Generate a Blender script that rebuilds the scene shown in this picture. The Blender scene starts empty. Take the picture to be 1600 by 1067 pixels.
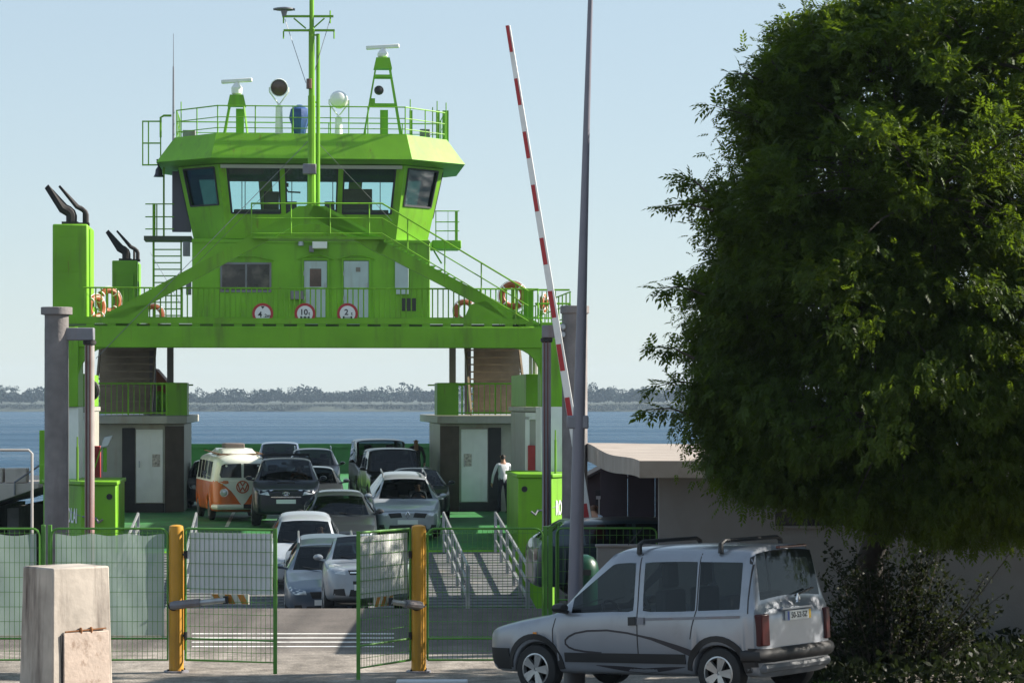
import bpy, bmesh, math, random
import numpy as np
from mathutils import Vector, Matrix
from mathutils.bvhtree import BVHTree
R = math.radians
random.seed(7); RNG = np.random.default_rng(7)
SC = bpy.context.scene
COL = SC.collection

# ------------------------------------------------------------------ camera
F, CX, HY, H = 4200.0, 800.0, 630.0, 3.65      # focal length in photo pixels, horizon row, eye height
cam = bpy.data.cameras.new('camera'); cam.sensor_width = 36; cam.lens = F / 1600 * 36
cam.shift_y = (HY - 533.5) / 1600; cam.clip_start = 0.5; cam.clip_end = 9000
co = bpy.data.objects.new('camera', cam); COL.objects.link(co)
co.location = (0, 0, H); co.rotation_euler = (R(90), 0, 0); SC.camera = co

# ------------------------------------------------------------------ light
SUN_AZ, SUN_EL = R(14), R(31)                   # azimuth measured from +X towards +Y (away from the viewer)
W = bpy.data.worlds.new('World'); SC.world = W; W.use_nodes = True
nt = W.node_tree; nt.nodes.clear()
sky = nt.nodes.new('ShaderNodeTexSky'); sky.sky_type = 'NISHITA'; sky.sun_disc = False
sky.sun_elevation = SUN_EL; sky.sun_rotation = R(90) - SUN_AZ
sky.air_density = 1.0; sky.dust_density = 0.15; sky.ozone_density = 3.0; sky.altitude = 0
bg = nt.nodes.new('ShaderNodeBackground'); bg.inputs[1].default_value = 0.15
wo = nt.nodes.new('ShaderNodeOutputWorld')
# the camera's soft shoulder flattens the bright sky: one gamma and one tint for the whole dome
gm = nt.nodes.new('ShaderNodeGamma'); gm.inputs[1].default_value = .37
tn = nt.nodes.new('ShaderNodeMix'); tn.data_type = 'RGBA'; tn.blend_type = 'MULTIPLY'; tn.inputs[0].default_value = 1.0; tn.inputs[7].default_value = (.93, 1.02, 1.07, 1)
nt.links.new(sky.outputs[0], gm.inputs[0]); nt.links.new(gm.outputs[0], tn.inputs[6]); nt.links.new(tn.outputs[2], bg.inputs[0]); nt.links.new(bg.outputs[0], wo.inputs[0])
sl = bpy.data.lights.new('sun', 'SUN'); sl.energy = 4.2; sl.angle = R(0.53); sl.color = (1.0, 0.93, 0.82)
so = bpy.data.objects.new('sun', sl); COL.objects.link(so)
SD = Vector((math.cos(SUN_EL) * math.cos(SUN_AZ), math.cos(SUN_EL) * math.sin(SUN_AZ), math.sin(SUN_EL)))
so.rotation_euler = SD.to_track_quat('Z', 'Y').to_euler(); so.location = (40, 30, 60)
vs = SC.view_settings; vs.view_transform = 'Standard'; vs.look = 'None'; vs.exposure = 1.42; vs.gamma = 1.0
vs.use_curve_mapping = False
SC.cycles.use_denoising = True; SC.cycles.max_bounces = 7; SC.cycles.transparent_max_bounces = 24
SC.cycles.volume_bounces = 0; SC.cycles.sample_clamp_indirect = 6.0; SC.cycles.caustics_reflective = False; SC.cycles.caustics_refractive = False

# ------------------------------------------------------------------ helpers
def P(px, py, d):
    """point at distance d (metres ahead) that the photograph shows at pixel px, py"""
    return Vector(((px - CX) * d / F, d, H + (HY - py) * d / F))
def lerp(a, b, t): return a + (b - a) * t
def V(*a): return Vector(a)

_mats = {}
def mat(name, col, rough=.5, metal=0., var=.0, vs_=3., bump=0., bs=60., coat=0., dirt=None, ds=2., streak=False, spec=.5, rust=0):
    if name in _mats: return _mats[name]
    m = bpy.data.materials.new(name); m.use_nodes = True; n = m.node_tree; b = n.nodes['Principled BSDF']
    b.inputs['Base Color'].default_value = (*col, 1); b.inputs['Roughness'].default_value = rough
    b.inputs['Metallic'].default_value = metal; b.inputs['Specular IOR Level'].default_value = spec
    if coat: b.inputs['Coat Weight'].default_value = coat; b.inputs['Coat Roughness'].default_value = .08
    tc = n.nodes.new('ShaderNodeTexCoord'); out = None
    if var or dirt:
        rgb = n.nodes.new('ShaderNodeRGB'); rgb.outputs[0].default_value = (*col, 1); out = rgb.outputs[0]
    if var:
        nz = n.nodes.new('ShaderNodeTexNoise'); nz.inputs['Scale'].default_value = vs_; nz.inputs['Detail'].default_value = 6
        n.links.new(tc.outputs['Object'], nz.inputs['Vector'])
        mr = n.nodes.new('ShaderNodeMapRange'); mr.inputs[1].default_value = .3; mr.inputs[2].default_value = .7
        mr.inputs[3].default_value = 1 - var; mr.inputs[4].default_value = 1 + var
        n.links.new(nz.outputs[0], mr.inputs[0])
        hs = n.nodes.new('ShaderNodeHueSaturation'); n.links.new(out, hs.inputs['Color']); n.links.new(mr.outputs[0], hs.inputs['Value'])
        out = hs.outputs[0]
    if dirt:
        dc, amt = dirt
        mp = n.nodes.new('ShaderNodeMapping'); mp.inputs['Scale'].default_value = (1, 1, .12) if streak else (1, 1, 1)
        n.links.new(tc.outputs['Object'], mp.inputs[0])
        nz = n.nodes.new('ShaderNodeTexNoise'); nz.inputs['Scale'].default_value = ds; nz.inputs['Detail'].default_value = 8; nz.inputs['Roughness'].default_value = .65
        n.links.new(mp.outputs[0], nz.inputs['Vector'])
        mr = n.nodes.new('ShaderNodeMapRange'); mr.inputs[1].default_value = .52; mr.inputs[2].default_value = .72; mr.inputs[3].default_value = 0; mr.inputs[4].default_value = amt
        n.links.new(nz.outputs[0], mr.inputs[0])
        mx = n.nodes.new('ShaderNodeMix'); mx.data_type = 'RGBA'; n.links.new(mr.outputs[0], mx.inputs[0])
        n.links.new(out, mx.inputs[6]); mx.inputs[7].default_value = (*dc, 1); out = mx.outputs[2]
    if rust:
        mp = n.nodes.new('ShaderNodeMapping'); mp.inputs['Scale'].default_value = (3.2, 3.2, .35); n.links.new(tc.outputs['Object'], mp.inputs[0])
        nz = n.nodes.new('ShaderNodeTexNoise'); nz.inputs['Scale'].default_value = 1.6; nz.inputs['Detail'].default_value = 9; nz.inputs['Roughness'].default_value = .7; n.links.new(mp.outputs[0], nz.inputs['Vector'])
        mr = n.nodes.new('ShaderNodeMapRange'); mr.inputs[1].default_value = .60; mr.inputs[2].default_value = .76; mr.inputs[3].default_value = 0; mr.inputs[4].default_value = rust; n.links.new(nz.outputs[0], mr.inputs[0])
        mx = n.nodes.new('ShaderNodeMix'); mx.data_type = 'RGBA'; n.links.new(mr.outputs[0], mx.inputs[0]); n.links.new(out, mx.inputs[6]); mx.inputs[7].default_value = (.17, .085, .03, 1); out = mx.outputs[2]
    if out is not None: n.links.new(out, b.inputs['Base Color'])
    if bump:
        nz = n.nodes.new('ShaderNodeTexNoise'); nz.inputs['Scale'].default_value = bs; nz.inputs['Detail'].default_value = 5
        n.links.new(tc.outputs['Object'], nz.inputs['Vector'])
        bp = n.nodes.new('ShaderNodeBump'); bp.inputs['Strength'].default_value = bump; bp.inputs['Distance'].default_value = .02
        n.links.new(nz.outputs[0], bp.inputs['Height']); n.links.new(bp.outputs[0], b.inputs['Normal'])
    _mats[name] = m; return m

def glass(name, tint=(.35, .42, .42), gloss=.05, base=.12):
    """thin tinted pane: see-through plus sky reflection"""
    if name in _mats: return _mats[name]
    m = bpy.data.materials.new(name); m.use_nodes = True; n = m.node_tree; n.nodes.clear()
    o = n.nodes.new('ShaderNodeOutputMaterial'); t = n.nodes.new('ShaderNodeBsdfTransparent'); t.inputs[0].default_value = (*tint, 1)
    g = n.nodes.new('ShaderNodeBsdfGlossy'); g.inputs['Roughness'].default_value = gloss; g.inputs[0].default_value = (.9, .95, 1, 1)
    lw = n.nodes.new('ShaderNodeLayerWeight'); pw = n.nodes.new('ShaderNodeMath'); pw.operation = 'POWER'; pw.inputs[1].default_value = 4.5; n.links.new(lw.outputs['Facing'], pw.inputs[0])
    ad = n.nodes.new('ShaderNodeMath'); ad.operation = 'MULTIPLY_ADD'; ad.inputs[1].default_value = .7; ad.inputs[2].default_value = .03 + base * .1; ad.use_clamp = True
    n.links.new(pw.outputs[0], ad.inputs[0])
    mx = n.nodes.new('ShaderNodeMixShader'); n.links.new(ad.outputs[0], mx.inputs[0])
    n.links.new(t.outputs[0], mx.inputs[1]); n.links.new(g.outputs[0], mx.inputs[2]); n.links.new(mx.outputs[0], o.inputs[0])
    _mats[name] = m; return m

class MB:
    def __init__(s): s.v = []; s.f = []; s.m = []; s.mi = 0
    def add(s, vs, fs):
        k = len(s.v); s.v += [tuple(v) for v in vs]
        for f in fs: s.f.append([i + k for i in f]); s.m.append(s.mi)
        return s
    def box(s, x0, x1, y0, y1, z0, z1):
        return s.add([(x0,y0,z0),(x1,y0,z0),(x1,y1,z0),(x0,y1,z0),(x0,y0,z1),(x1,y0,z1),(x1,y1,z1),(x0,y1,z1)],
            [(0,3,2,1),(4,5,6,7),(0,1,5,4),(1,2,6,5),(2,3,7,6),(3,0,4,7)])
    def bar(s, p, q, w, h=None, up=(0,0,1)):
        p = Vector(p); q = Vector(q); h = h or w; d = (q - p).normalized(); u = Vector(up)
        if abs(d.dot(u)) > .98: u = Vector((0,1,0))
        x = d.cross(u).normalized(); z = x.cross(d).normalized(); o = []
        for c in (p, q):
            for a, b in ((-1,-1),(1,-1),(1,1),(-1,1)): o.append(c + x * (a * w / 2) + z * (b * h / 2))
        return s.add(o, [(0,1,2,3),(7,6,5,4),(0,4,5,1),(1,5,6,2),(2,6,7,3),(3,7,4,0)])
    def tube(s, p, q, r, r2=None, n=8):
        return s.path([p, q], [r, r if r2 is None else r2], n)
    def path(s, pts, r, n=6, cap=True):
        pts = [Vector(p) for p in pts]; k = len(pts); rs = r if isinstance(r, (list, tuple)) else [r] * k
        vs = []; px = None
        for i in range(k):
            d = (pts[min(i+1,k-1)] - pts[max(i-1,0)]).normalized()
            if px is None:
                a = Vector((0,0,1)) if abs(d.z) < .9 else Vector((1,0,0)); px = d.cross(a).normalized()
            else: px = (px - d * px.dot(d)).normalized()
            py = d.cross(px)
            for j in range(n):
                t = 2 * math.pi * j / n; vs.append(pts[i] + (px * math.cos(t) + py * math.sin(t)) * rs[i])
        fs = [(i*n+j, i*n+(j+1)%n, (i+1)*n+(j+1)%n, (i+1)*n+j) for i in range(k-1) for j in range(n)]
        if cap: fs += [tuple(range(n-1,-1,-1)), tuple((k-1)*n+j for j in range(n))]
        return s.add(vs, fs)
    def lathe(s, prof, c=(0,0,0), axis=(0,0,1), n=16, ref=None, cap=True):
        a = Vector(axis).normalized(); c = Vector(c)
        u = Vector(ref) if ref else (Vector((1,0,0)) if abs(a.x) < .9 else Vector((0,1,0)))
        x = (u - a * u.dot(a)).normalized(); y = a.cross(x); vs = []
        for r, h in prof:
            for j in range(n):
                t = 2 * math.pi * j / n; vs.append(c + a * h + (x * math.cos(t) + y * math.sin(t)) * r)
        k = len(prof)
        fs = [(i*n+j, i*n+(j+1)%n, (i+1)*n+(j+1)%n, (i+1)*n+j) for i in range(k-1) for j in range(n)]
        if cap and prof[0][0] > 1e-4: fs.append(tuple(range(n-1,-1,-1)))
        if cap and prof[-1][0] > 1e-4: fs.append(tuple((k-1)*n+j for j in range(n)))
        return s.add(vs, fs)
    def prism(s, pts, vec):
        n = len(pts); vec = Vector(vec); pts = [Vector(p) for p in pts]
        return s.add(pts + [p + vec for p in pts], [tuple(range(n)), tuple(range(2*n-1, n-1, -1))] + [(i, i+n, (i+1)%n+n, (i+1)%n) for i in range(n)])
    def torus(s, c, axis, R1, r, n=20, m=8):
        a = Vector(axis).normalized(); u = Vector((0,0,1)) if abs(a.z) < .9 else Vector((1,0,0))
        x = a.cross(u).normalized(); y = a.cross(x); c = Vector(c); vs = []
        for i in range(n):
            t = 2*math.pi*i/n; d = x*math.cos(t)+y*math.sin(t)
            for j in range(m):
                q = 2*math.pi*j/m; vs.append(c + d*(R1 + r*math.cos(q)) + a*(r*math.sin(q)))
        return s.add(vs, [(i*m+j, ((i+1)%n)*m+j, ((i+1)%n)*m+(j+1)%m, i*m+(j+1)%m) for i in range(n) for j in range(m)])
    def build(s, name, mats, parent=None, smooth=35, bevel=0, fix=True, loc=None):
        me = bpy.data.meshes.new(name); me.from_pydata(s.v, [], s.f)
        mats = mats if isinstance(mats, (list, tuple)) else [mats]
        for m in mats: me.materials.append(m)
        if len(mats) > 1: me.polygons.foreach_set('material_index', s.m)
        if fix:
            b = bmesh.new(); b.from_mesh(me); bmesh.ops.recalc_face_normals(b, faces=b.faces); b.to_mesh(me); b.free()
        if smooth:
            me.polygons.foreach_set('use_smooth', [True] * len(me.polygons)); me.set_sharp_from_angle(angle=R(smooth))
        return link(name, me, parent, bevel, loc)

def link(name, me, parent=None, bevel=0, loc=None):
    o = bpy.data.objects.new(name, me); COL.objects.link(o)
    if parent is not None: o.parent = parent
    if loc is not None: o.location = loc
    if bevel:
        md = o.modifiers.new('bevel', 'BEVEL'); md.width = bevel; md.segments = 2; md.limit_method = 'ANGLE'; md.angle_limit = R(40); md.harden_normals = False
    return o
def tag(o, label=None, cat=None, group=None, kind=None):
    if label: o['label'] = label
    if cat: o['category'] = cat
    if group: o['group'] = group
    if kind: o['kind'] = kind
    return o
def thing(name, label, cat, loc=(0,0,0), rotz=0, group=None, pitch=0):
    o = bpy.data.objects.new(name, None); COL.objects.link(o); o.location = loc; o.rotation_euler = (pitch, 0, rotz)
    o.empty_display_size = .2
    return tag(o, label, cat, group)
def copy_tree(o, parent=None):
    c = o.copy(); COL.objects.link(c); c.parent = parent
    for ch in list(o.children): copy_tree(ch, c)
    return c
def text_mesh(txt, size, M4, depth=.004, bold=0):
    cu = bpy.data.curves.new('lettering', 'FONT'); cu.body = txt; cu.size = size; cu.align_x = 'CENTER'; cu.align_y = 'CENTER'
    cu.extrude = depth; cu.offset = bold; cu.resolution_u = 3
    t = bpy.data.objects.new('lettering', cu); COL.objects.link(t); bpy.context.view_layer.update()
    me = bpy.data.meshes.new_from_object(t.evaluated_get(bpy.context.evaluated_depsgraph_get()))
    bpy.data.objects.remove(t); bpy.data.curves.remove(cu); me.transform(M4); return me
def lettering(name, txt, size, M4, m, parent, depth=.004, bold=0):
    me = text_mesh(txt, size, M4, depth, bold); me.materials.clear(); me.materials.append(m); return link(name, me, parent)
def holed(mb, bl, br, tr, tl, cols, rows, holes, thick):
    """bilinear wall with window openings; returns the hole corner points (outer face)"""
    bl, br, tr, tl = map(Vector, (bl, br, tr, tl)); n = (br - bl).cross(tl - bl).normalized()
    g = lambda u, v: lerp(lerp(bl, br, u), lerp(tl, tr, u), v)
    out = []
    for i in range(len(cols) - 1):
        for j in range(len(rows) - 1):
            q = [g(cols[i], rows[j]), g(cols[i+1], rows[j]), g(cols[i+1], rows[j+1]), g(cols[i], rows[j+1])]
            if (i, j) in holes: out.append(q)
            else: mb.prism(q, n * -thick)
    return out, n

# ------------------------------------------------------------------ materials
RUST = (.16, .07, .03)
M_green = mat('ferry green paint', (.165, .40, .018), .45, spec=.3, var=.16, vs_=.9, rust=.8, dirt=((.10, .15, .03), .75), ds=2.2, streak=True, bump=.22, bs=2.2)
M_deck = mat('deck green paint', (.035, .19, .05), .6, var=.25, vs_=1.5, dirt=((.06, .07, .06), .8), ds=.9, bump=.2, bs=20)
M_cream = mat('cream ferry paint', (.37, .36, .315), .5, var=.08, dirt=((.28, .2, .13), .7), ds=1.5, streak=True)
M_white = mat('white paint', (.78, .78, .76), .45, var=.05, dirt=((.4, .36, .3), .5), ds=2, streak=True)
M_dark = mat('dark interior', (.03, .028, .03), .7, var=.2)
M_black = mat('black rubber', (.018, .018, .02), .65)
M_soot = mat('sooty exhaust steel', (.016, .012, .012), .7, var=.4, vs_=6, bump=.2)
M_steel = mat('galvanised steel', (.42, .43, .44), .45, .6, var=.15, vs_=8)
M_greys = mat('grey painted steel', (.20, .20, .225), .5, .1, var=.12, dirt=(RUST, .6), ds=2, streak=True)
M_conc = mat('weathered concrete', (.21, .19, .185), .9, var=.22, vs_=2.5, dirt=((.12, .10, .10), .75), ds=1.6, streak=True, bump=.5, bs=18)
M_stair = mat('brown stair paint', (.26, .20, .13), .6, var=.2)
M_orange = mat('lifebuoy orange', (.34, .085, .02), .55, var=.12)
M_red = mat('red paint', (.42, .03, .035), .5, var=.1)
M_glassw = glass('wheelhouse glass', (.86, .97, .97), .03)
M_winglass = mat('dark window', (.02, .018, .02), .12, var=.5, vs_=1.5)
M_blue = mat('blue tarpaulin', (.02, .07, .24), .6, var=.25, vs_=4, bump=.5, bs=6)
# ================================================================== the setting
WZ = -2.2                                        # water level
# ---- water
def water():
    m = bpy.data.materials.new('sea water'); m.use_nodes = True; n = m.node_tree; b = n.nodes['Principled BSDF']
    b.inputs['Base Color'].default_value = (.009, .045, .09, 1); b.inputs['Specular IOR Level'].default_value = .04; b.inputs['Roughness'].default_value = .22; b.inputs['IOR'].default_value = 1.33
    tc = n.nodes.new('ShaderNodeTexCoord')
    def nz(sc, sx, sy):
        mp = n.nodes.new('ShaderNodeMapping'); mp.inputs['Scale'].default_value = (sx, sy, 1); n.links.new(tc.outputs['Object'], mp.inputs[0])
        t = n.nodes.new('ShaderNodeTexNoise'); t.inputs['Scale'].default_value = sc; t.inputs['Detail'].default_value = 4; n.links.new(mp.outputs[0], t.inputs['Vector']); return t.outputs[0]
    a = nz(.55, 1, 1.0); c = nz(.09, 1, 1.4)
    ad = n.nodes.new('ShaderNodeMath'); ad.operation = 'MULTIPLY_ADD'; n.links.new(c, ad.inputs[0]); ad.inputs[1].default_value = 3.0; n.links.new(a, ad.inputs[2])
    bp = n.nodes.new('ShaderNodeBump'); bp.inputs['Strength'].default_value = 1.0; bp.inputs['Distance'].default_value = .55
    n.links.new(ad.outputs[0], bp.inputs['Height']); n.links.new(bp.outputs[0], b.inputs['Normal'])
    # wind lanes: slicks and ruffled patches change the gloss
    mp = n.nodes.new('ShaderNodeMapping'); mp.inputs['Scale'].default_value = (.004, .02, 1); n.links.new(tc.outputs['Object'], mp.inputs[0])
    t = n.nodes.new('ShaderNodeTexNoise'); t.inputs['Scale'].default_value = 1; t.inputs['Detail'].default_value = 3; n.links.new(mp.outputs[0], t.inputs['Vector'])
    mr = n.nodes.new('ShaderNodeMapRange'); mr.inputs[3].default_value = .15; mr.inputs[4].default_value = .42; n.links.new(t.outputs[0], mr.inputs[0]); n.links.new(mr.outputs[0], b.inputs['Roughness'])
    # real swell in the mesh near the quay, flat sheet beyond
    ys = list(np.linspace(20, 400, 96)) + list(np.geomspace(410, 2700, 30)); xs = np.linspace(-1, 1, 81)
    vs = []; 
    for y in ys:
        w = 60 + y * .42
        for x in xs:
            X = x * w; a = .05 if y < 395 else 0
            vs.append((X, y, WZ + a * (math.sin(X * .9 + y * .5) + math.sin(y * 1.3 - X * .35) * .8)))
    k = len(xs); fs = [(j*k+i, j*k+i+1, (j+1)*k+i+1, (j+1)*k+i) for j in range(len(ys)-1) for i in range(k-1)]
    o = MB().add(vs, fs).build('water', m, fix=False, smooth=60); tag(o, 'blue rippled sea water between the quay and the far shore', kind='structure')
water()

# ---- ground: quay, then a slipway that dips towards the ferry ramp
CREST, FOOT, HINGE = 47.9, 57.0, 67.0
def gz(y):
    if y < 34: return .07 * (34 - y)
    if y < CREST: return 0.0
    if y < FOOT: return -.90 * (y - CREST) / (FOOT - CREST)
    return -.90 - .16 * (y - FOOT)
def ground_mat():
    m = bpy.data.materials.new('worn asphalt and gravel'); m.use_nodes = True; n = m.node_tree; b = n.nodes['Principled BSDF']; b.inputs['Roughness'].default_value = .92
    tc = n.nodes.new('ShaderNodeTexCoord'); sx = n.nodes.new('ShaderNodeSeparateXYZ'); n.links.new(tc.outputs['Object'], sx.inputs[0])
    def nz(s, d=8, r=.6):
        t = n.nodes.new('ShaderNodeTexNoise'); t.inputs['Scale'].default_value = s; t.inputs['Detail'].default_value = d; t.inputs['Roughness'].default_value = r
        n.links.new(tc.outputs['Object'], t.inputs['Vector']); return t.outputs[0]
    def ramp(src, a, ca, b_, cb):
        c = n.nodes.new('ShaderNodeValToRGB'); c.color_ramp.elements[0].position = a; c.color_ramp.elements[0].color = (*ca, 1)
        c.color_ramp.elements[1].position = b_; c.color_ramp.elements[1].color = (*cb, 1); n.links.new(src, c.inputs[0]); return c.outputs[0]
    asp = ramp(nz(1.4), .3, (.105, .088, .078), .72, (.165, .142, .125))
    grv = ramp(nz(3.2), .35, (.20, .175, .15), .7, (.46, .41, .36))
    # gravel verge on the near side of the gate line (y < 40), ragged border
    mr = n.nodes.new('ShaderNodeMath'); mr.operation = 'MULTIPLY_ADD'; n.links.new(nz(.8), mr.inputs[0]); mr.inputs[1].default_value = 2.2; n.links.new(sx.outputs[1], mr.inputs[2])
    st = n.nodes.new('ShaderNodeMapRange'); st.inputs[1].default_value = 40.2; st.inputs[2].default_value = 41.6; st.inputs[3].default_value = 1; st.inputs[4].default_value = 0; n.links.new(mr.outputs[0], st.inputs[0])
    mx = n.nodes.new('ShaderNodeMix'); mx.data_type = 'RGBA'; n.links.new(st.outputs[0], mx.inputs[0]); n.links.new(asp, mx.inputs[6]); n.links.new(grv, mx.inputs[7])
    # speckle
    sp = ramp(nz(26, 3), .45, (.62, .62, .62), .75, (1.35, 1.33, 1.3))
    mu = n.nodes.new('ShaderNodeMix'); mu.data_type = 'RGBA'; mu.blend_type = 'MULTIPLY'; mu.inputs[0].default_value = .8; n.links.new(mx.outputs[2], mu.inputs[6]); n.links.new(sp, mu.inputs[7])
    mp = n.nodes.new('ShaderNodeMapping'); mp.inputs['Scale'].default_value = (1.6, .07, 1); n.links.new(tc.outputs['Object'], mp.inputs[0])
    tk = n.nodes.new('ShaderNodeTexNoise'); tk.inputs['Scale'].default_value = 1.3; tk.inputs['Detail'].default_value = 5; n.links.new(mp.outputs[0], tk.inputs['Vector'])
    tkc = ramp(tk.outputs[0], .38, (.62, .61, .60), .62, (1.1, 1.1, 1.1))
    m2 = n.nodes.new('ShaderNodeMix'); m2.data_type = 'RGBA'; m2.blend_type = 'MULTIPLY'; m2.inputs[0].default_value = .75; n.links.new(mu.outputs[2], m2.inputs[6]); n.links.new(tkc, m2.inputs[7])
    n.links.new(m2.outputs[2], b.inputs['Base Color'])
    bp = n.nodes.new('ShaderNodeBump'); bp.inputs['Strength'].default_value = .8; bp.inputs['Distance'].default_value = .03; n.links.new(nz(18, 6, .7), bp.inputs['Height']); n.links.new(bp.outputs[0], b.inputs['Normal'])
    return m
def ground():
    xs = np.linspace(-34, 34, 69); ys = [-8, 0, 10, 18, 24, 28, 30, 31, 32, 33, 34, 36, 38, 40, 42, 44, 46, CREST, 50, 52, 54, FOOT, 60, 64, 68]
    def z(x, y):
        if x > 1.2 and y > CREST: return 0.0
        return gz(y)
    vs = []; idx = {}
    mb = MB()
    def in_(x, y):
        if y <= CREST: return True
        if x <= -13: return False
        if x >= 1.0: return y <= 64
        return True
    for j in range(len(ys) - 1):
        for i in range(len(xs) - 1):
            x0, x1, y0, y1 = xs[i], xs[i+1], ys[j], ys[j+1]
            if not in_((x0 + x1) / 2, (y0 + y1) / 2): continue
            right = (x0 + x1) / 2 >= 1.0
            f = (lambda y: 0.0 if y > CREST else gz(y)) if right else gz
            mb.add([(x0,y0,f(y0)),(x1,y0,f(y0)),(x1,y1,f(y1)),(x0,y1,f(y1))], [(0,1,2,3)])
    me_o = mb.build('ground', ground_mat(), fix=False, smooth=0)
    b = bmesh.new(); b.from_mesh(me_o.data); bmesh.ops.remove_doubles(b, verts=b.verts, dist=.001); b.to_mesh(me_o.data); b.free()
    tag(me_o, 'worn grey asphalt quay dipping to the ferry slipway', kind='structure')
    # quay walls down into the water
    m = mat('dark wet concrete', (.10, .09, .085), .8, var=.3, bump=.5)
    q = MB(); q.box(-34, -13.02, 47.4, CREST - .01, -4.5, -.012); q.box(-13.3, -13.02, CREST, 68, -4.5, -.9); q.box(1.01, 1.3, CREST + .02, 64, -4.5, -.012); q.box(1.3, 34, 63.6, 63.98, -4.5, -.012)
    tag(q.build('quay_wall', m), 'dark concrete quay wall dropping into the water', kind='structure')
ground()

# ---- painted zebra and other road marks
M_line = mat('road marking paint', (.72, .70, .66), .7, var=.12, vs_=6, dirt=((.13, .115, .10), .95), ds=4)
def marks():
    for y in (990, 996.5, 1003, 1010):
        d = 3.65 * F / (y - HY); x0 = (300 - CX) * d / F; x1 = (616 - CX) * d / F
        o = MB().box(x0, x1, d - .075, d + .075, .002, .006).build('road_stripe', M_line, smooth=0); tag(o, kind='structure')
marks()

# ---- far shore
def far_shore():
    rng = np.random.default_rng(3)
    sand = mat('far sand and scrub', (.035, .045, .03), .9, var=.3, vs_=.05)
    mb = MB(); xs = np.linspace(-620, 620, 125); rows = []
    for k, (y, z) in enumerate(((1872, WZ - 1), (1880, WZ + .4), (1892, .8), (1950, 3.0), (2400, 6.0))):
        rows.append([(x, y + 6 * math.sin(x * .021) + 4 * math.sin(x * .063), z + (.5 * math.sin(x * .05 + k) if k > 1 else 0)) for x in xs])
    n = len(xs); mb.add([p for r in rows for p in r], [(j*n+i, j*n+i+1, (j+1)*n+i+1, (j+1)*n+i) for j in range(4) for i in range(n-1)])
    tag(mb.build('far_bank', sand, fix=False), 'low sandy bank along the far shore', kind='structure')
    fol = mat('far woodland leaves', (.014, .028, .024), .95, var=.35, vs_=.08)
    # crowns made of many leaf-clump facets
    V_, F_ = [], []
    def crown(cx, cy, cz, r, h, n):
        p = rng.normal(size=(n, 3)); p /= np.linalg.norm(p, axis=1)[:, None]; p *= (.55 + .5 * rng.random((n, 1)))
        c = np.array([cx, cy, cz]) + p * np.array([r, r, h]); s = r * (.08 + .09 * rng.random(n))
        for k in range(n):
            a = rng.normal(size=(3, 3)); a /= np.linalg.norm(a, axis=1)[:, None]; b0 = len(V_)
            V_.extend([tuple(c[k] + a[0] * s[k] * 1.3), tuple(c[k] + a[1] * s[k] * 1.3), tuple(c[k] + a[2] * s[k] * 1.3), tuple(c[k] - (a[0] + a[1]) * s[k] * .9)])
            F_.extend([(b0, b0+1, b0+2), (b0, b0+1, b0+3), (b0+1, b0+2, b0+3)])
    hgt = lambda x: 9.5 + 2.6 * math.sin(x * .012 + 1) + 2.0 * math.sin(x * .037) + 1.2 * math.sin(x * .11 + 2)
    for row, (dy, k) in enumerate(((0, 1.), (22, 1.05), (50, 1.1))):
        x = -430.0
        while x < 250:
            hh = hgt(x + row * 40) * k * rng.choice([.6, .8, .9, 1.0, 1.1, 1.35], p=[.2, .2, .2, .2, .15, .05]); r = rng.uniform(3.5, 7)
            crown(x, 1915 + dy + rng.uniform(-6, 6), 3.2 + hh * .62, r, hh * .42, 150); x += r * rng.uniform(.75, 1.35)
    x = -430.0
    while x < 250:                               # scrub along the bank
        r = rng.uniform(2, 4); crown(x, 1886 + rng.uniform(-4, 6), .6, r, rng.uniform(1.6, 3.4), 70); x += r * .8
    me = bpy.data.meshes.new('far_wood'); me.from_pydata(V_, [], F_); me.materials.append(fol)
    tag(link('far_wood', me), 'hazy dark belt of trees on the far shore', 'wood', kind='stuff')
far_shore()

# ---- sea haze
def haze():
    m = bpy.data.materials.new('sea haze'); m.use_nodes = True; n = m.node_tree; n.nodes.clear()
    o = n.nodes.new('ShaderNodeOutputMaterial'); v = n.nodes.new('ShaderNodeVolumePrincipled')
    v.inputs['Color'].default_value = (.62, .80, 1, 1); v.inputs['Density'].default_value = .00011; v.inputs['Anisotropy'].default_value = .0
    n.links.new(v.outputs[0], o.inputs['Volume'])
    tag(MB().box(-1400, 1400, -60, 2900, -6, 42).build('haze', m, smooth=0), 'thin pale sea haze over the water', 'haze', kind='stuff')
haze()
# ================================================================== the ferry
FO = V(-5.02, 69.3, 0); FT = math.atan(.0833); fc, fs_ = math.cos(FT), math.sin(FT)
def FL(px, py, u):
    """ferry-local point on the plane u (metres behind the portal) seen at pixel px, py"""
    k = (px - CX) / F
    x = (k * FO.y + k * u * fc - FO.x + u * fs_) / (fc - k * fs_)
    Y = FO.y + x * fs_ + u * fc
    return V(x, u, H + (HY - py) * Y / F)
def FW(x, u, z): return V(FO.x + x * fc - u * fs_, FO.y + x * fs_ + u * fc, z)
ferry = thing('car_ferry', 'bright green double-decked car ferry with wheelhouse, loading at the slipway', 'ferry', FO, FT)
def dz(u):
    if u < -2.3: return -.05
    if u < 3: return lerp(-.05, .33, (u + 2.3) / 5.3)
    return .33
def B(mb, name, m, **k): return mb.build(name, m, ferry, **k)

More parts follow.
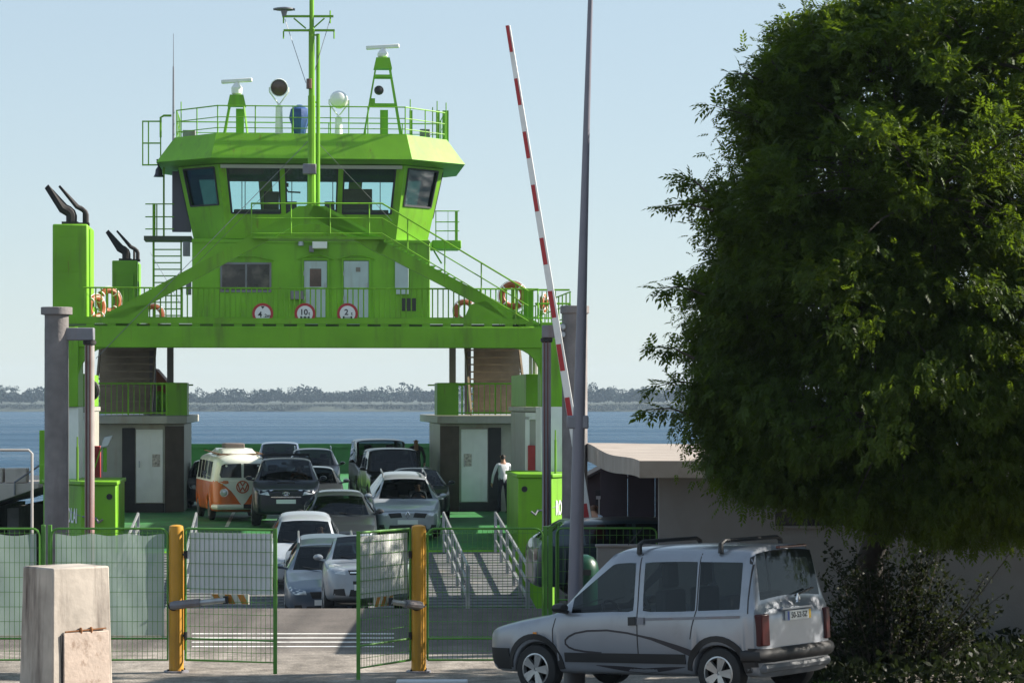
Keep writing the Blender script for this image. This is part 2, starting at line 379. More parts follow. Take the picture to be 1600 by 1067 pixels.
def hull():
    mb = MB(); us = [-2.3, -1, 0, 1.5, 3, 10, 20, 30, 40, 50, 58]
    hw = lambda u: 5.75 if u < -2 else (6.6 if u < -.5 else 7.0)
    for a, b in zip(us[:-1], us[1:]):
        mb.add([(-hw(a),a,dz(a)),(hw(a),a,dz(a)),(hw(b),b,dz(b)),(-hw(b),b,dz(b))], [(0,1,2,3)])
    o = B(mb, 'car_deck', M_deck, fix=False, smooth=20)
    h = MB(); out = [(-5.75,-2.3),(5.75,-2.3),(7.02,-.9),(7.02,58),(-7.02,58),(-7.02,-.9)]
    h.prism([(x, u, -3.0) for x, u in out], (0, 0, 2.94)); B(h, 'hull', M_green)
    # side bulwarks
    for s in (-1, 1):
        w = MB(); w.box(min(s*6.86, s*7.0), max(s*6.86, s*7.0), 9.0, 58, .3, 1.5); B(w, 'bulwark', M_green)
    # raised stern ramp closing the far end, with frames
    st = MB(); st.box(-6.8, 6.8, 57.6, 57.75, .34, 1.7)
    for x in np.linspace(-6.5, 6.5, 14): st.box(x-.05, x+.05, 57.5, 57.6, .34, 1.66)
    st.box(-6.8, 6.8, 57.48, 57.6, 1.56, 1.75); B(st, 'stern_ramp', mat('shaded stern green', (.03, .12, .03), .6, var=.15))  # darker than the other ferry green: the stern's shade is put into its colour
    ln = mat('deck lane paint', (.55, .55, .45), .7, var=.2)
    for x in (-2.4, .2, 2.8):
        lm = MB(); lm.box(x-.05, x+.05, 3.1, 57, .334, .337); B(lm, 'lane_line', ln, smooth=0)
hull()

def bow_box(s):
    """bulwark box beside the ramp, chamfered outboard, with a round port, chain and painted letters"""
    zb, zt = -.25, (1.78 if s > 0 else 1.62)
    x0, x1, x2 = s*5.0, s*5.85, s*6.95
    pl = [(x0, -2.3), (x1, -2.3), (x2, -.4), (x2, 1.2), (x0, 1.2)]
    mb = MB(); mb.prism([(x, u, zb) for x, u in pl], (0, 0, zt - zb))
    o = B(mb, 'bow_bulwark', M_green, bevel=.02)
    cap = MB(); cp = [(x0 - s*.04, -2.36), (x1 + s*.02, -2.36), (x2 + s*.04, -.42), (x2 + s*.04, 1.24), (x0 - s*.04, 1.24)]
    cap.prism([(x, u, zt + .001) for x, u in cp], (0, 0, .10)); cap.build('capping', M_green, o, bevel=.02)
    # rising side plate behind
    sp = MB(); sp.prism([(x2, -.4, zt + .1), (x2, 3.9, zt + .1), (x2, 3.9, 3.0), (x2, 2.0, 2.6)], (-s*.08, 0, 0)); sp.prism([(x1 + s*.35, -1.75, zt + .1), (x2, -.35, zt + .1), (x2, -.35, zt + .42), (x2 - s*.25, -.7, zt + .34)], (-s*.03, .06, 0)); sp.build('side_plate', M_green, o)
    po = MB(); po.lathe([(.075, 0), (.075, .02), (.055, .02), (.05, .004)], (x0 + s*.16, -2.3, zt - .28), (0, -1, 0)); po.build('port', M_black, o)
    ch = MB(); pts = []
    for k in range(15):
        t = k / 14; pts.append((lerp(x0 + s*.5, x2 - s*.2, t), lerp(-2.33, -.75, max(0, (t - .25) / .75)), zt - .82 + .55 * t - .12 * math.sin(t * math.pi)))
    ch.path(pts, .022, 6); ch.build('chain', M_greys, o)
    hk = MB(); hk.path([(x0 + s*.5, -2.32, zt - .8), (x0 + s*.42, -2.4, zt - .92), (x0 + s*.32, -2.38, zt - .84)], .03, 6); hk.build('hook', M_greys, o)
    tp = MB(); tp.tube((x1 + s*.12, -2.0, zt + .1), (x1 + s*.12, -2.0, zt + .95), .03); tp.tube((x1 + s*.12, -2.0, zt + .95), (x1 + s*.12, -2.0, zt + 1.2), .018); tp.build('guide_rod', M_green, o)
    # letters on the chamfered face
    a = V(x1, -2.3, 0); b = V(x2, -.4, 0); d = (b - a).normalized() * (1 if s > 0 else -1)
    nrm = V(s * abs(d.y), -abs(d.x), 0).normalized(); c = (a + b) / 2
    def mt(z): 
        m = Matrix((( d.x, 0, nrm.x, c.x + nrm.x*.012), (d.y, 0, nrm.y, c.y + nrm.y*.012), (0, 1, 0, z), (0, 0, 0, 1))); return m
    lettering('lettering', 'ROLAI', .52, mt(zt - .78) @ Matrix.Scale(.5, 4, (1, 0, 0)) @ Matrix.Translation((-1.05*s, 0, 0)), M_white, o, .004, .008)
    lettering('lettering', 'TA', .34, mt(zt - 1.35) @ Matrix.Scale(.5, 4, (1, 0, 0)) @ Matrix.Translation((.1, 0, 0)), M_white, o, .004, .008)
    return o
bow_box(-1); bow_box(1)

def side_blocks():
    for s in (-1, 1):
        # forward casing
        xc = 5.75 if s > 0 else -6.2
        b = MB(); xa, xb = sorted((xc, s*6.95)); b.box(xa, xb, 4.0, 9.0, .3, 3.42); o = B(b, 'side_casing', M_cream, bevel=.03)
        fr = MB()
        fr.box(xa - .02, xa + .10, 3.93, 3.995, .33, 3.30); fr.box(xb - .12, xb, 3.93, 3.995, .33, 3.30); fr.box(xa - .02, xb, 3.93, 3.997, 3.2, 3.40)
        fr.build('frame', M_white, o, bevel=.01)
        pn = MB(); pn.box(xa + .75, xa + .79, 3.96, 3.998, .36, 3.18); pn.build('seam', M_greys, o)
        ht = MB(); ht.box(s*5.9 - .10, s*5.9 + .10, 3.86, 3.99, 1.55, 2.5); ht.build('hose_box', M_red, o, bevel=.02)
        # landing over the casing with bulwark, rails
        sl = MB(); sl.box(xa - .05, xb + .03, 3.9, 9.2, 3.425, 3.55); B(sl, 'casing_top', M_cream, bevel=.015)
        bw = MB(); xi = xc; xo = xc + s*.44; bw.box(min(xi, xo), max(xi, xo), 3.92, 3.98, 3.56, 4.45); bw.box(min(xi, xi + s*.06), max(xi, xi + s*.06), 3.98, 8.8, 3.56, 4.45)
        B(bw, 'landing_bulwark', M_green, bevel=.015)
        rl = MB()
        for z in (3.75, 4.1, 4.43): rl.tube((xo, 3.95, z), (s*7.0, 3.95, z), .022, n=6)
        for x in np.linspace(6.1, 6.98, 3): rl.tube((s*x, 3.95, 3.56), (s*x, 3.95, 4.43), .022, n=6)
        B(rl, 'landing_rail', M_green)
        vt = MB()
        for k, (x, z, r) in enumerate(((6.15, 4.0, .22), (6.6, 4.25, .16), (6.72, 3.85, .18))):
            vt.torus((s*x, 4.35, z), (0, 1, 0), r, .085, 16, 8)
        B(vt, 'tyre_fenders', M_black)
        # inner deckhouse: front wall with door, recess, chamfered inner corner, long inner wall
        x_in, x_ch, x_out = s*3.92, s*4.5, s*5.5
        u0, u1 = 13.0, 19.6
        h = MB(); h.prism([(x_ch, u0, .3), (x_in, u0 + .5, .3), (x_in, u1, .3), (s*6.9, u1, .3), (s*6.9, u0, .3)], (0, 0, 2.72)); o = B(h, 'deckhouse', M_cream, bevel=.02)
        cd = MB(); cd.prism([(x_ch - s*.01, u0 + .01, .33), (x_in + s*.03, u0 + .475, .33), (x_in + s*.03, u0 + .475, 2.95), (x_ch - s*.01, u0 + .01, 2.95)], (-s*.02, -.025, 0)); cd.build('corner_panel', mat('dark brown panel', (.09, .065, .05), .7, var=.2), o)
        xd0, xd1 = sorted((s*4.55, s*5.36))
        dr = MB(); dr.box(xd0, xd1, u0 - .06, u0 - .005, .62, 2.86); dr.build('door', M_white, o, bevel=.015)
        nt_ = MB(); nt_.box(s*4.75 - .12, s*4.75 + .12, u0 - .07, u0 - .062, 1.72, 2.1); nt_.build('door_notice', mat('notice print', (.45, .40, .36), .7, var=.6, vs_=14), o)
        sill = MB(); sill.box(xd0 - .05, xd1 + .05, u0 - .09, u0 - .005, .34, .6); sill.build('door_sill', M_dark, o)
        rc = MB(); xr0, xr1 = sorted((s*5.39, s*5.78)); rc.box(xr0, xr1, u0 - .03, u0 - .004, .34, 2.9)
        for k in range(12): rc.box(xr0 + .02, xr1 - .02, u0 - .05, u0 - .031, .4 + k*.2, .46 + k*.2)
        rc.build('louvre', M_dark, o)
        hd = MB(); hd.path([(xd0 + .1, u0 - .12, 1.7), (xd0 + .1, u0 - .12, 1.9)], .02); hd.build('door_handle', M_steel, o)
        # mid landing slab and rail
        ms = MB(); ms.prism([(x_ch - s*.1, u0 - .5, 3.03), (x_in - s*.1, u0 + .1, 3.03), (x_in - s*.1, u1 + 4.4, 3.03), (s*6.95, u1 + 4.4, 3.03), (s*6.95, u0 - .5, 3.03)], (0, 0, .24)); B(ms, 'mid_landing', M_cream, bevel=.02)
        bb = MB(); bb.prism([(x_ch - s*.1, u0 - .48, 3.28), (x_in - s*.1, u0 + .08, 3.28), (x_in - s*.1, u0 + .08, 4.28), (x_ch - s*.1, u0 - .48, 4.28)], (s*.05, .03, 0))
        bb.box(*sorted((x_in - s*.10, x_in - s*.05)), u0 + .12, u0 + 1.6, 3.28, 4.28); B(bb, 'landing_bulwark', M_green, bevel=.012)
        r = MB(); ua = u0 - .45
        r.bar((x_ch - s*.06, ua, 4.25), (s*6.9, ua, 4.25), .05); r.bar((x_ch - s*.06, ua, 3.36), (s*6.9, ua, 3.36), .04)
        for k, x in enumerate(np.arange(4.55, 6.9, .17)): r.bar((s*x, ua, 3.3), (s*x, ua, 4.23), .022 if k % 6 else .05)
        # rail on the far side, seen through the gap
        r.bar((x_in - s*.06, u1 - .1, 4.25), (s*6.9, u1 - .1, 4.25), .05)
        B(r, 'landing_rail', M_green)
        # pillars to the upper deck
        for (x, u) in ((4.42, 15.2), (5.15, 18.9)):
            c = MB(); c.box(s*x - .10, s*x + .10, u - .1, u + .1, 3.28, 5.62); B(c, 'pillar', mat('dark pillar paint', (.12, .10, .10), .6))
        # stair flights climbing outboard-to-inboard from landing to upper deck, behind the rail
        for k in range(9):
            t = MB(); z = 3.45 + k * .24; uu = 16.2 + k * .28; t.box(*sorted((s*5.1, s*6.8)), uu, uu + .3, z, z + .045); B(t, 'stair_tread', M_stair)
        sg = MB(); sg.bar((s*5.06, 16.0, 3.35), (s*5.06, 19.0, 5.6), .06, .25); sg.bar((s*6.84, 16.0, 3.35), (s*6.84, 19.0, 5.6), .06, .25); sg.box(*sorted((FL(237 if s < 0 else 740, 600, 19.2).x, s*6.9)), 19.2, 19.3, 3.3, 5.6); B(sg, 'stair_stringer', M_stair)
    # rescue boat under orange cover on the left landing
    rb = thing('rescue_boat', 'orange covered rescue boat stowed behind the left landing rail', 'boat', FW(FL(252, 600, 21.6).x - .2, 21.6, 3.28), FT)
    b = MB(); b.lathe([(0.02, -1.6), (.45, -1.2), (.55, 0), (.5, 1.0), (.25, 1.55), (.02, 1.6)], (.2, 0, .55), (0, 1, 0), 12); b.build('boat_hull', M_green, rb)
    c = MB(); pr = [(-.5, .62), (.05, 1.55), (.85, .62)]
    c.prism([(x, -1.4, z) for x, z in pr], (0, 2.8, 0)); c.build('cover', M_orange, rb, bevel=.03)
    k = MB(); k.box(-.35, .7, -1.0, -.85, 0, .3); k.box(-.35, .7, .85, 1.0, 0, .3); k.build('cradle', M_greys, rb)
side_blocks()

def portal():
    zt0, zt1 = 5.08, 5.63
    beam = MB()
    xl, xr = -6.10, 5.80
    beam.box(xl - .1, xr + .1, 0, .4, zt0, zt1)
    o = B(beam, 'portal_beam', M_green, bevel=.02)
    kp = MB(); kp.box(-5.95, 5.6, .03, .16, 5.70, 5.84); kp.build('kick_plate', M_green, o)
    lug = MB()
    for x in np.linspace(-5.8, 5.5, 22): lug.box(x - .1, x + .1, .05, .14, 5.632, 5.70)
    lug.build('kick_plate_lugs', M_green, o)
    # haunches in the inner corners
    for x0, s in ((xl, 1), (xr, -1)):
        pts = [(x0 - s*.1, .05, zt0), (x0 - s*.1, .05, zt0 - .8), (x0, .05, zt0 - .8)] + [(x0 + s*(.75 - .75*math.cos(a)), .05, zt0 - .8 + .8*math.sin(a)) for a in np.linspace(.15, math.pi/2, 8)]
        h = MB(); h.prism(pts, (0, .3, 0)); h.build('haunch', M_green, o)
    leg = MB(); leg.box(-6.95, -6.10, -.1, 1.7, 3.56, 5.6); B(leg, 'portal_leg', M_green, bevel=.02)
    leg = MB(); leg.box(5.80, 6.85, .0, 1.0, 3.56, 5.75); B(leg, 'portal_leg', M_green, bevel=.02)
    for s, a, b in ((-1, -6.95, -6.1), (1, 5.8, 6.9)):
        l2 = MB(); l2.box(a, b, .0, 1.6, .3, 3.555); B(l2, 'portal_leg', M_white, bevel=.02)
    dk = MB(); dk.box(-6.9, 6.9, .42, 4.5, 5.63, 5.70); dk.box(-6.9, -4.3, 4.5, 27, 5.63, 5.70); dk.box(4.3, 6.9, 4.5, 27, 5.63, 5.70); dk.box(-4.3, 4.3, 10.5, 23.5, 5.63, 5.70); B(dk, 'upper_deck', mat('upper deck paint', (.10, .13, .07), .7, var=.2))
    # front railing with balusters
    r = MB(); zr = 6.62
    r.tube((-6.0, .25, zr), (5.75, .25, zr), .024, n=6); r.bar((-6.0, .25, 5.86), (5.75, .25, 5.86), .03)
    for k, x in enumerate(np.arange(-5.95, 5.75, .1375)):
        r.tube((x, .25, 5.84), (x, .25, zr), .017 if k % 9 else .026, n=4)
    for s in (-1, 1):                              # side rails of the upper deck
        for z in (5.95, 6.28, zr): r.tube((s*6.75, 1.8, z), (s*6.75, 26.8, z), .02, n=5)
        for u in np.arange(1.9, 26.9, 1.0): r.tube((s*6.75, u, 5.7), (s*6.75, u, zr), .02, n=5)
    # rails past the right post
    for py in (453, 474.5): 
        a = FL(836, py, .3); b = FL(890, py, .3); r.tube(a, b, .028, n=6)
    for py, xa in ((453, 836), (474.5, 836), (497, 838)): r.tube(FL(xa, py, .3), FL(869, py, .3), .022, n=6)
    for px in np.arange(826, 872, 7): r.bar(FL(px, 455, .35), FL(px, 499, .35), .022)
    B(r, 'upper_railing', M_green)
    wg = MB(); a = FL(818, 451, .45); b = FL(833, 500, .45); wg.box(a.x, b.x, .44, .5, b.z, a.z); B(wg, 'railing_plate', M_green)
    # hull line of the pipe under the deck on the right
    pp = MB(); pp.tube(FL(829, 548, 6), FL(829, 600, 6), .045); pp.tube(FL(836, 545, 6), FL(836, 640, 6), .07); B(pp, 'drain_pipe', M_cream)
portal()

def a_frame():
    u = .2; ap = FL(487, 324, u)
    st = MB()
    st.bar(FL(487, 328, u), FL(168, 500, u), .24, .32, (0, 0, 1)); o = B(st, 'mast_strut', M_green)
    st = MB(); st.bar(FL(487, 328, u), FL(600, 390, u), .24, .32); st.bar(FL(590, 384, u), FL(838, 513, u), .24, .30); st.bar(FL(800, 497, u), FL(846, 517, u), .24, .2); o2 = B(st, 'mast_strut', M_green)
    def plate(pts, t=.05): g = MB(); g.prism([FL(x, y, u - .12) for x, y in pts], (0, t, 0)); B(g, 'gusset', M_green)
    plate([(466, 322), (508, 322), (600, 372), (600, 378), (545, 366), (508, 352), (487, 349), (466, 352), (425, 366), (395, 374), (395, 368)])
    plate([(150, 504), (232, 504), (232, 476), (204, 480), (170, 492)]); plate([(722, 505), (800, 505), (760, 470), (735, 476)])
    # landing round the mast and the catwalk stair down to the right
    ld = MB(); a = FL(395, 371, u + .1); b = FL(602, 371, u + .1); ld.box(a.x, b.x, u - .35, u + .75, a.z - .06, a.z); B(ld, 'mast_landing', M_green)
    sd = MB(); p = FL(602, 372, u + .3); q = FL(838, 507, u + .3)
    for k in range(22):
        t = (k + .5) / 22; c = lerp(p, q, t); sd.box(c.x - .12, c.x + .12, u - .1, u + .75, c.z - .10, c.z - .075)
    B(sd, 'catwalk_treads', M_green)
    for uu, nm in ((u - .33, 'catwalk_rail'), (u + .78, 'catwalk_rail')):
        r = MB()
        for dy0, dy1 in ((0, 0), (23, 23), (47, 47)):
            pts = [FL(392, 318 + dy0, uu), FL(597, 318 + dy0, uu), FL(826, 318 + dy0 + 137, uu)]
            r.path(pts, .024 if dy0 == 0 else .017, 6)
        r.tube(FL(826, 455, uu), FL(836, 453, uu), .024)
        for px in (393, 455, 516, 577): r.tube(FL(px, 318, uu), FL(px, 368, uu), .018, n=5)
        for px in (637, 695, 752, 806): r.tube(FL(px, 318 + (px - 597)*.598, uu), FL(px, 318 + (px-597)*.598 + 56, uu), .018, n=5)
        B(r, nm, M_green)
    # mast with yards
    m = MB(); z0 = ap.z - .2; top = FL(487, -30, u)
    ax = ap.x
    m.tube((ax, u, z0), (ax, u, FL(487, 150, u).z), .115, .10, 10); m.tube((ax, u, FL(487, 150, u).z), (ax, u, FL(487, 46, u).z), .082, n=10); m.tube((ax, u, FL(487, 46, u).z), (ax, u, top.z), .062, n=10)
    x2 = FL(497, 100, u).x
    m.tube((x2, u + .05, z0), (x2, u + .05, FL(497, 53, u).z), .05, n=8)
    for py in (55, 160, 240, 300): z = FL(490, py, u).z; m.bar((ax, u, z), (x2, u + .05, z), .04)
    for py, xa, xb in ((26, 441, 521), (48, 443, 523)): m.bar(FL(xa, py, u), FL(xb, py, u), .055)
    m.bar(FL(459, 29, u), FL(478, 45, u), .035); m.bar(FL(507, 29, u), FL(489, 45, u), .035)
    for px, py in ((443, 58), (522, 58), (443, 34), (516, 34)): m.tube(FL(px, py - 9, u), FL(px, py + 3, u), .02, n=5)
    m.tube(FL(516, 17, u), FL(516, 26, u), .02, n=5)
    B(m, 'mast', M_green)
    dv = MB(); c = FL(444, 17, u); dv.tube(FL(444, 26, u), c, .05, .09); dv.lathe([(.05, 0), (.27, .02), (.27, .05), (.06, .09)], c, (0, 0, 1), 16); dv.bar(c + V(-.28, 0, .03), c + V(.28, 0, .03), .07, .05); B(dv, 'masthead_radar', M_greys)
    ls = MB(); a = FL(473, 257, u - .15); b = FL(494, 273, u - .15); ls.box(a.x, b.x, u - .35, u - .1, b.z, a.z); B(ls, 'mast_lamp', M_greys, bevel=.02)
    ln = MB(); c = FL(483, 132, u - .1); ln.tube(c - V(0,0,.12), c + V(0,0,.14), .075, n=10); B(ln, 'mast_lamp', mat('lamp lens', (.12, .06, .04), .3), bevel=.01)
    # stays and signal halyards
    w = MB()
    for a, b in ((FL(445, 30, u), FL(478, 130, u)), (FL(516, 30, u), FL(492, 110, u)), (FL(487, 215, u), FL(150, 560, u - .3)), (FL(489, 215, u), FL(612, 345, 3)), (FL(455, 262, u), FL(300, 420, 8)), (FL(285, 480, 8), FL(235, 395, 14))):
        w.tube(a, b, .008, n=4)
    B(w, 'stay_wires', M_greys)
a_frame()

# ---- funnels
def funnel(name, x0, x1, u0, u1, zb, zt, k):
    mb = MB(); mb.box(x0, x1, u0, u1, zb, zt); o = B(mb, name, M_green, bevel=.04)
    rb = MB(); rb.box(x1 + .001, x1 + .03, u0 + .5, u0 + .56, zb, zt - .1); rb.build('rib', M_green, o)
    c = MB(); c.box(x0 + .2, x0 + .62, u0 + .4, u0 + .82, zt, zt + .09); c.box(x0 + .58, x0 + .9, u0 + .45, u0 + .75, zt + .0005, zt + .07); c.build('collar', M_soot, o)
    def pipe(px, r, hgt, lean):
        p = MB(); a = V(px, u0 + .6, zt); pts = [a, a + V(0, 0, hgt*.3)] + [a + V(-lean*t*t*.5 - .0, 0, hgt*(.3 + .22*t)) for t in (.33, .66, 1.)] 
        pts += [a + V(-lean*.5 - lean*.9, 0, hgt)]
        p.path(pts, [r]*len(pts), 10); 
        # slanted mouth: pull the upper rim back
        pr = p.build('exhaust_pipe', M_soot, o)
        for v in pr.data.vertices[-10:]:
            if v.co.x < pts[-1].x + .02: v.co.z += .28 * min(1, r * 5)
    pipe(x0 + .44, .145 * k, .85 * k, .42 * k); pipe(x0 + .82, .068 * k, .95 * k, .48 * k)
    t = MB(); t.path([(x1 - .15, u0 + .8, zt), (x1 - .15, u0 + .8, zt + .42*k), (x1 - .24, u0 + .8, zt + .5*k)], .045, 6); t.build('vent_pipe', M_soot, o)
fa = FL(82, 350, .6); fb = FL(137, 350, .6)
funnel('funnel', fa.x, fb.x, .6, 2.9, 5.61, fa.z, 1.0)
ga = FL(175, 407, 21); gb = FL(209, 407, 21)
funnel('funnel', ga.x, gb.x + .12, 21, 23.2, 5.7, ga.z, 1.0)
hb = MB(); hb.box(ga.x + .12, gb.x, 20.94, 20.998, ga.z - 2.1, ga.z - .45); B(hb, 'funnel_panel', M_green, bevel=.01)

# ---- deckhouse under the wheelhouse
def house():
    U = 17.3; X = 3.82; zb, zt = 5.70, 8.93
    mb = MB(); mb.box(-X, X, U, U + 4.6, zb, zt); o = B(mb, 'house_wall', M_green, bevel=.03)
    bd = MB(); bd.box(-X - .01, X + .01, U - .05, U - .004, zt - .12, zt - .05); bd.build('moulding', M_green, o)
    def rect(name, a, b, m, d0=.05, parent=o, bev=.01):
        p = FL(*a, U); q = FL(*b, U); r = MB(); r.box(p.x, q.x, U - d0, U - .003, q.z, p.z); return r.build(name, m, parent, bevel=bev)
    w = rect('window', (344, 410), (424, 457), M_greys, .04)
    dk = mat('crew cabin glass', (.025, .02, .02), .1, var=.7, vs_=2.2, dirt=((.16, .13, .11), .8), ds=1.1)
    for a, b in (((347, 413), (383, 453)), ((386, 413), (421, 453))):
        p = FL(*a, U - .05); q = FL(*b, U - .05); r = MB(); r.box(p.x, q.x, U - .052, U - .042, q.z, p.z); r.build('pane', dk, w)
    M_door = mat('pale blue grey door', (.42, .50, .52), .5, var=.06, dirt=((.25, .2, .15), .5), ds=2, streak=True)
    for k, (xa, xb) in enumerate(((475, 511), (537, 576))):
        d = rect('door', (xa, 408), (xb, 528), M_door)
        fr_ = MB(); a_ = FL(xa - 1.5, 406.5, U); b_ = FL(xb + 1.5, 528, U)
        fr_.box(a_.x - .03, a_.x + .02, U - .075, U - .002, b_.z, a_.z + .04); fr_.box(b_.x - .02, b_.x + .03, U - .075, U - .002, b_.z, a_.z + .04); fr_.box(a_.x - .03, b_.x + .03, U - .077, U - .004, a_.z, a_.z + .05); fr_.build('door_frame', M_green, d)
        for hz_ in (.35, 1.2, 2.0):
            hg_ = MB(); hg_.tube((a_.x + .03, U - .08, b_.z + hz_), (a_.x + .03, U - .08, b_.z + hz_ + .14), .018, n=6); hg_.build('hinge', M_steel, d)
        h = MB(); p = FL(xb - 3, 452, U - .08); h.tube(p, p + V(0, 0, .2), .018); h.build('handle', M_steel, d)
        if k == 0:
            p = FL(484, 420, U); q = FL(502, 448, U); g = MB(); g.box(p.x, q.x, U - .06, U - .052, q.z, p.z); g.build('door_window', mat('door window', (.10, .055, .05), .2, var=.5, vs_=3), d)
        else:
            p = FL(556, 418, U); q = FL(563, 425, U); g = MB(); g.box(p.x, q.x, U - .06, U - .052, q.z, p.z); g.build('door_plate', mat('door plate', (.2, .17, .15), .5), d)
        # arched rain gutter above
        a = MB(); xm = (xa + xb) / 2; a.path([FL(xa - 10, 405, U - .05), FL(xm - 8, 399, U - .05), FL(xm + 8, 399, U - .05), FL(xb + 10, 405, U - .05)], .025, 6); a.build('rain_gutter', M_green, d)
    a = MB(); a.path([FL(340, 407, U - .05), FL(365, 401, U - .05), FL(400, 401, U - .05), FL(428, 407, U - .05)], .025, 6); a.build('rain_gutter', M_green, o)
    rect('locker', (617, 402), (638, 460), M_door, .12)
    rect('vent_grille', (628, 466), (650, 486), M_dark, .05)
    rect('junction_box', (454, 455), (474, 468), M_greys, .25)
    for xa, xb in ((378, 402), (572, 594)):
        p = FL(xa, 383, U - .15); q = FL(xb, 387, U - .15); l = MB(); l.tube(p, V(q.x, p.y, p.z), .05); l.build('strip_lamp', M_white, o)
    fl = MB(); p = FL(488, 377, U - .2); q = FL(511, 389, U - .2); fl.box(p.x, q.x, U - .45, U - .1, q.z, p.z); fl.build('flood_lamp', M_white, o, bevel=.02)
    fm = MB(); fm.box(p.x - .1, p.x + .05, U - .3, U - .003, q.z - .1, p.z - .15); fm.build('lamp_bracket', M_greys, o)
    bl = MB(); c = FL(470, 379, U - .1); bl.lathe([(.02, .12), (.06, .1), (.09, -.02), (.10, -.1)], c, (0, 0, 1), 12); bl.build('signal_bell', M_steel, o)
    sk = MB(); sk.box(-X + .05, X - .05, U - .03, U - .002, 5.71, 5.86); sk.build('skirting', mat('rusty brown skirting', (.10, .05, .03), .8, var=.4), o)
    # dark box fitting on the left corner, outside
    jb = MB(); p = FL(291, 388, U + .5); jb.box(p.x - .1, p.x + .12, U + .3, U + .7, p.z - .25, p.z + .2); jb.build('cable_box', M_greys, o); jb = MB(); jb.box(p.x, p.x + .16, U + .3, U + .6, p.z - 1.5, p.z - .9); jb.build('cable_box', M_greys, o)
house()
def welds():
    for x in (-2.75, -.62, 1.98, 3.1):
        w = MB(); w.box(x - .008, x + .008, 17.292, 17.301, 5.9, 8.7); B(w, 'weld_seam', M_green, smooth=0)
    for x in np.arange(-5.2, 5.3, 1.75):
        w = MB(); w.box(x - .009, x + .009, -.008, .001, 5.1, 5.6); B(w, 'weld_seam', M_green, smooth=0)
    for z in (7.05, 7.95):
        w = MB(); w.box(fa.x + .05, fb.x - .05, .593, .601, z - .009, z + .009); B(w, 'weld_seam', M_green, smooth=0)
welds()

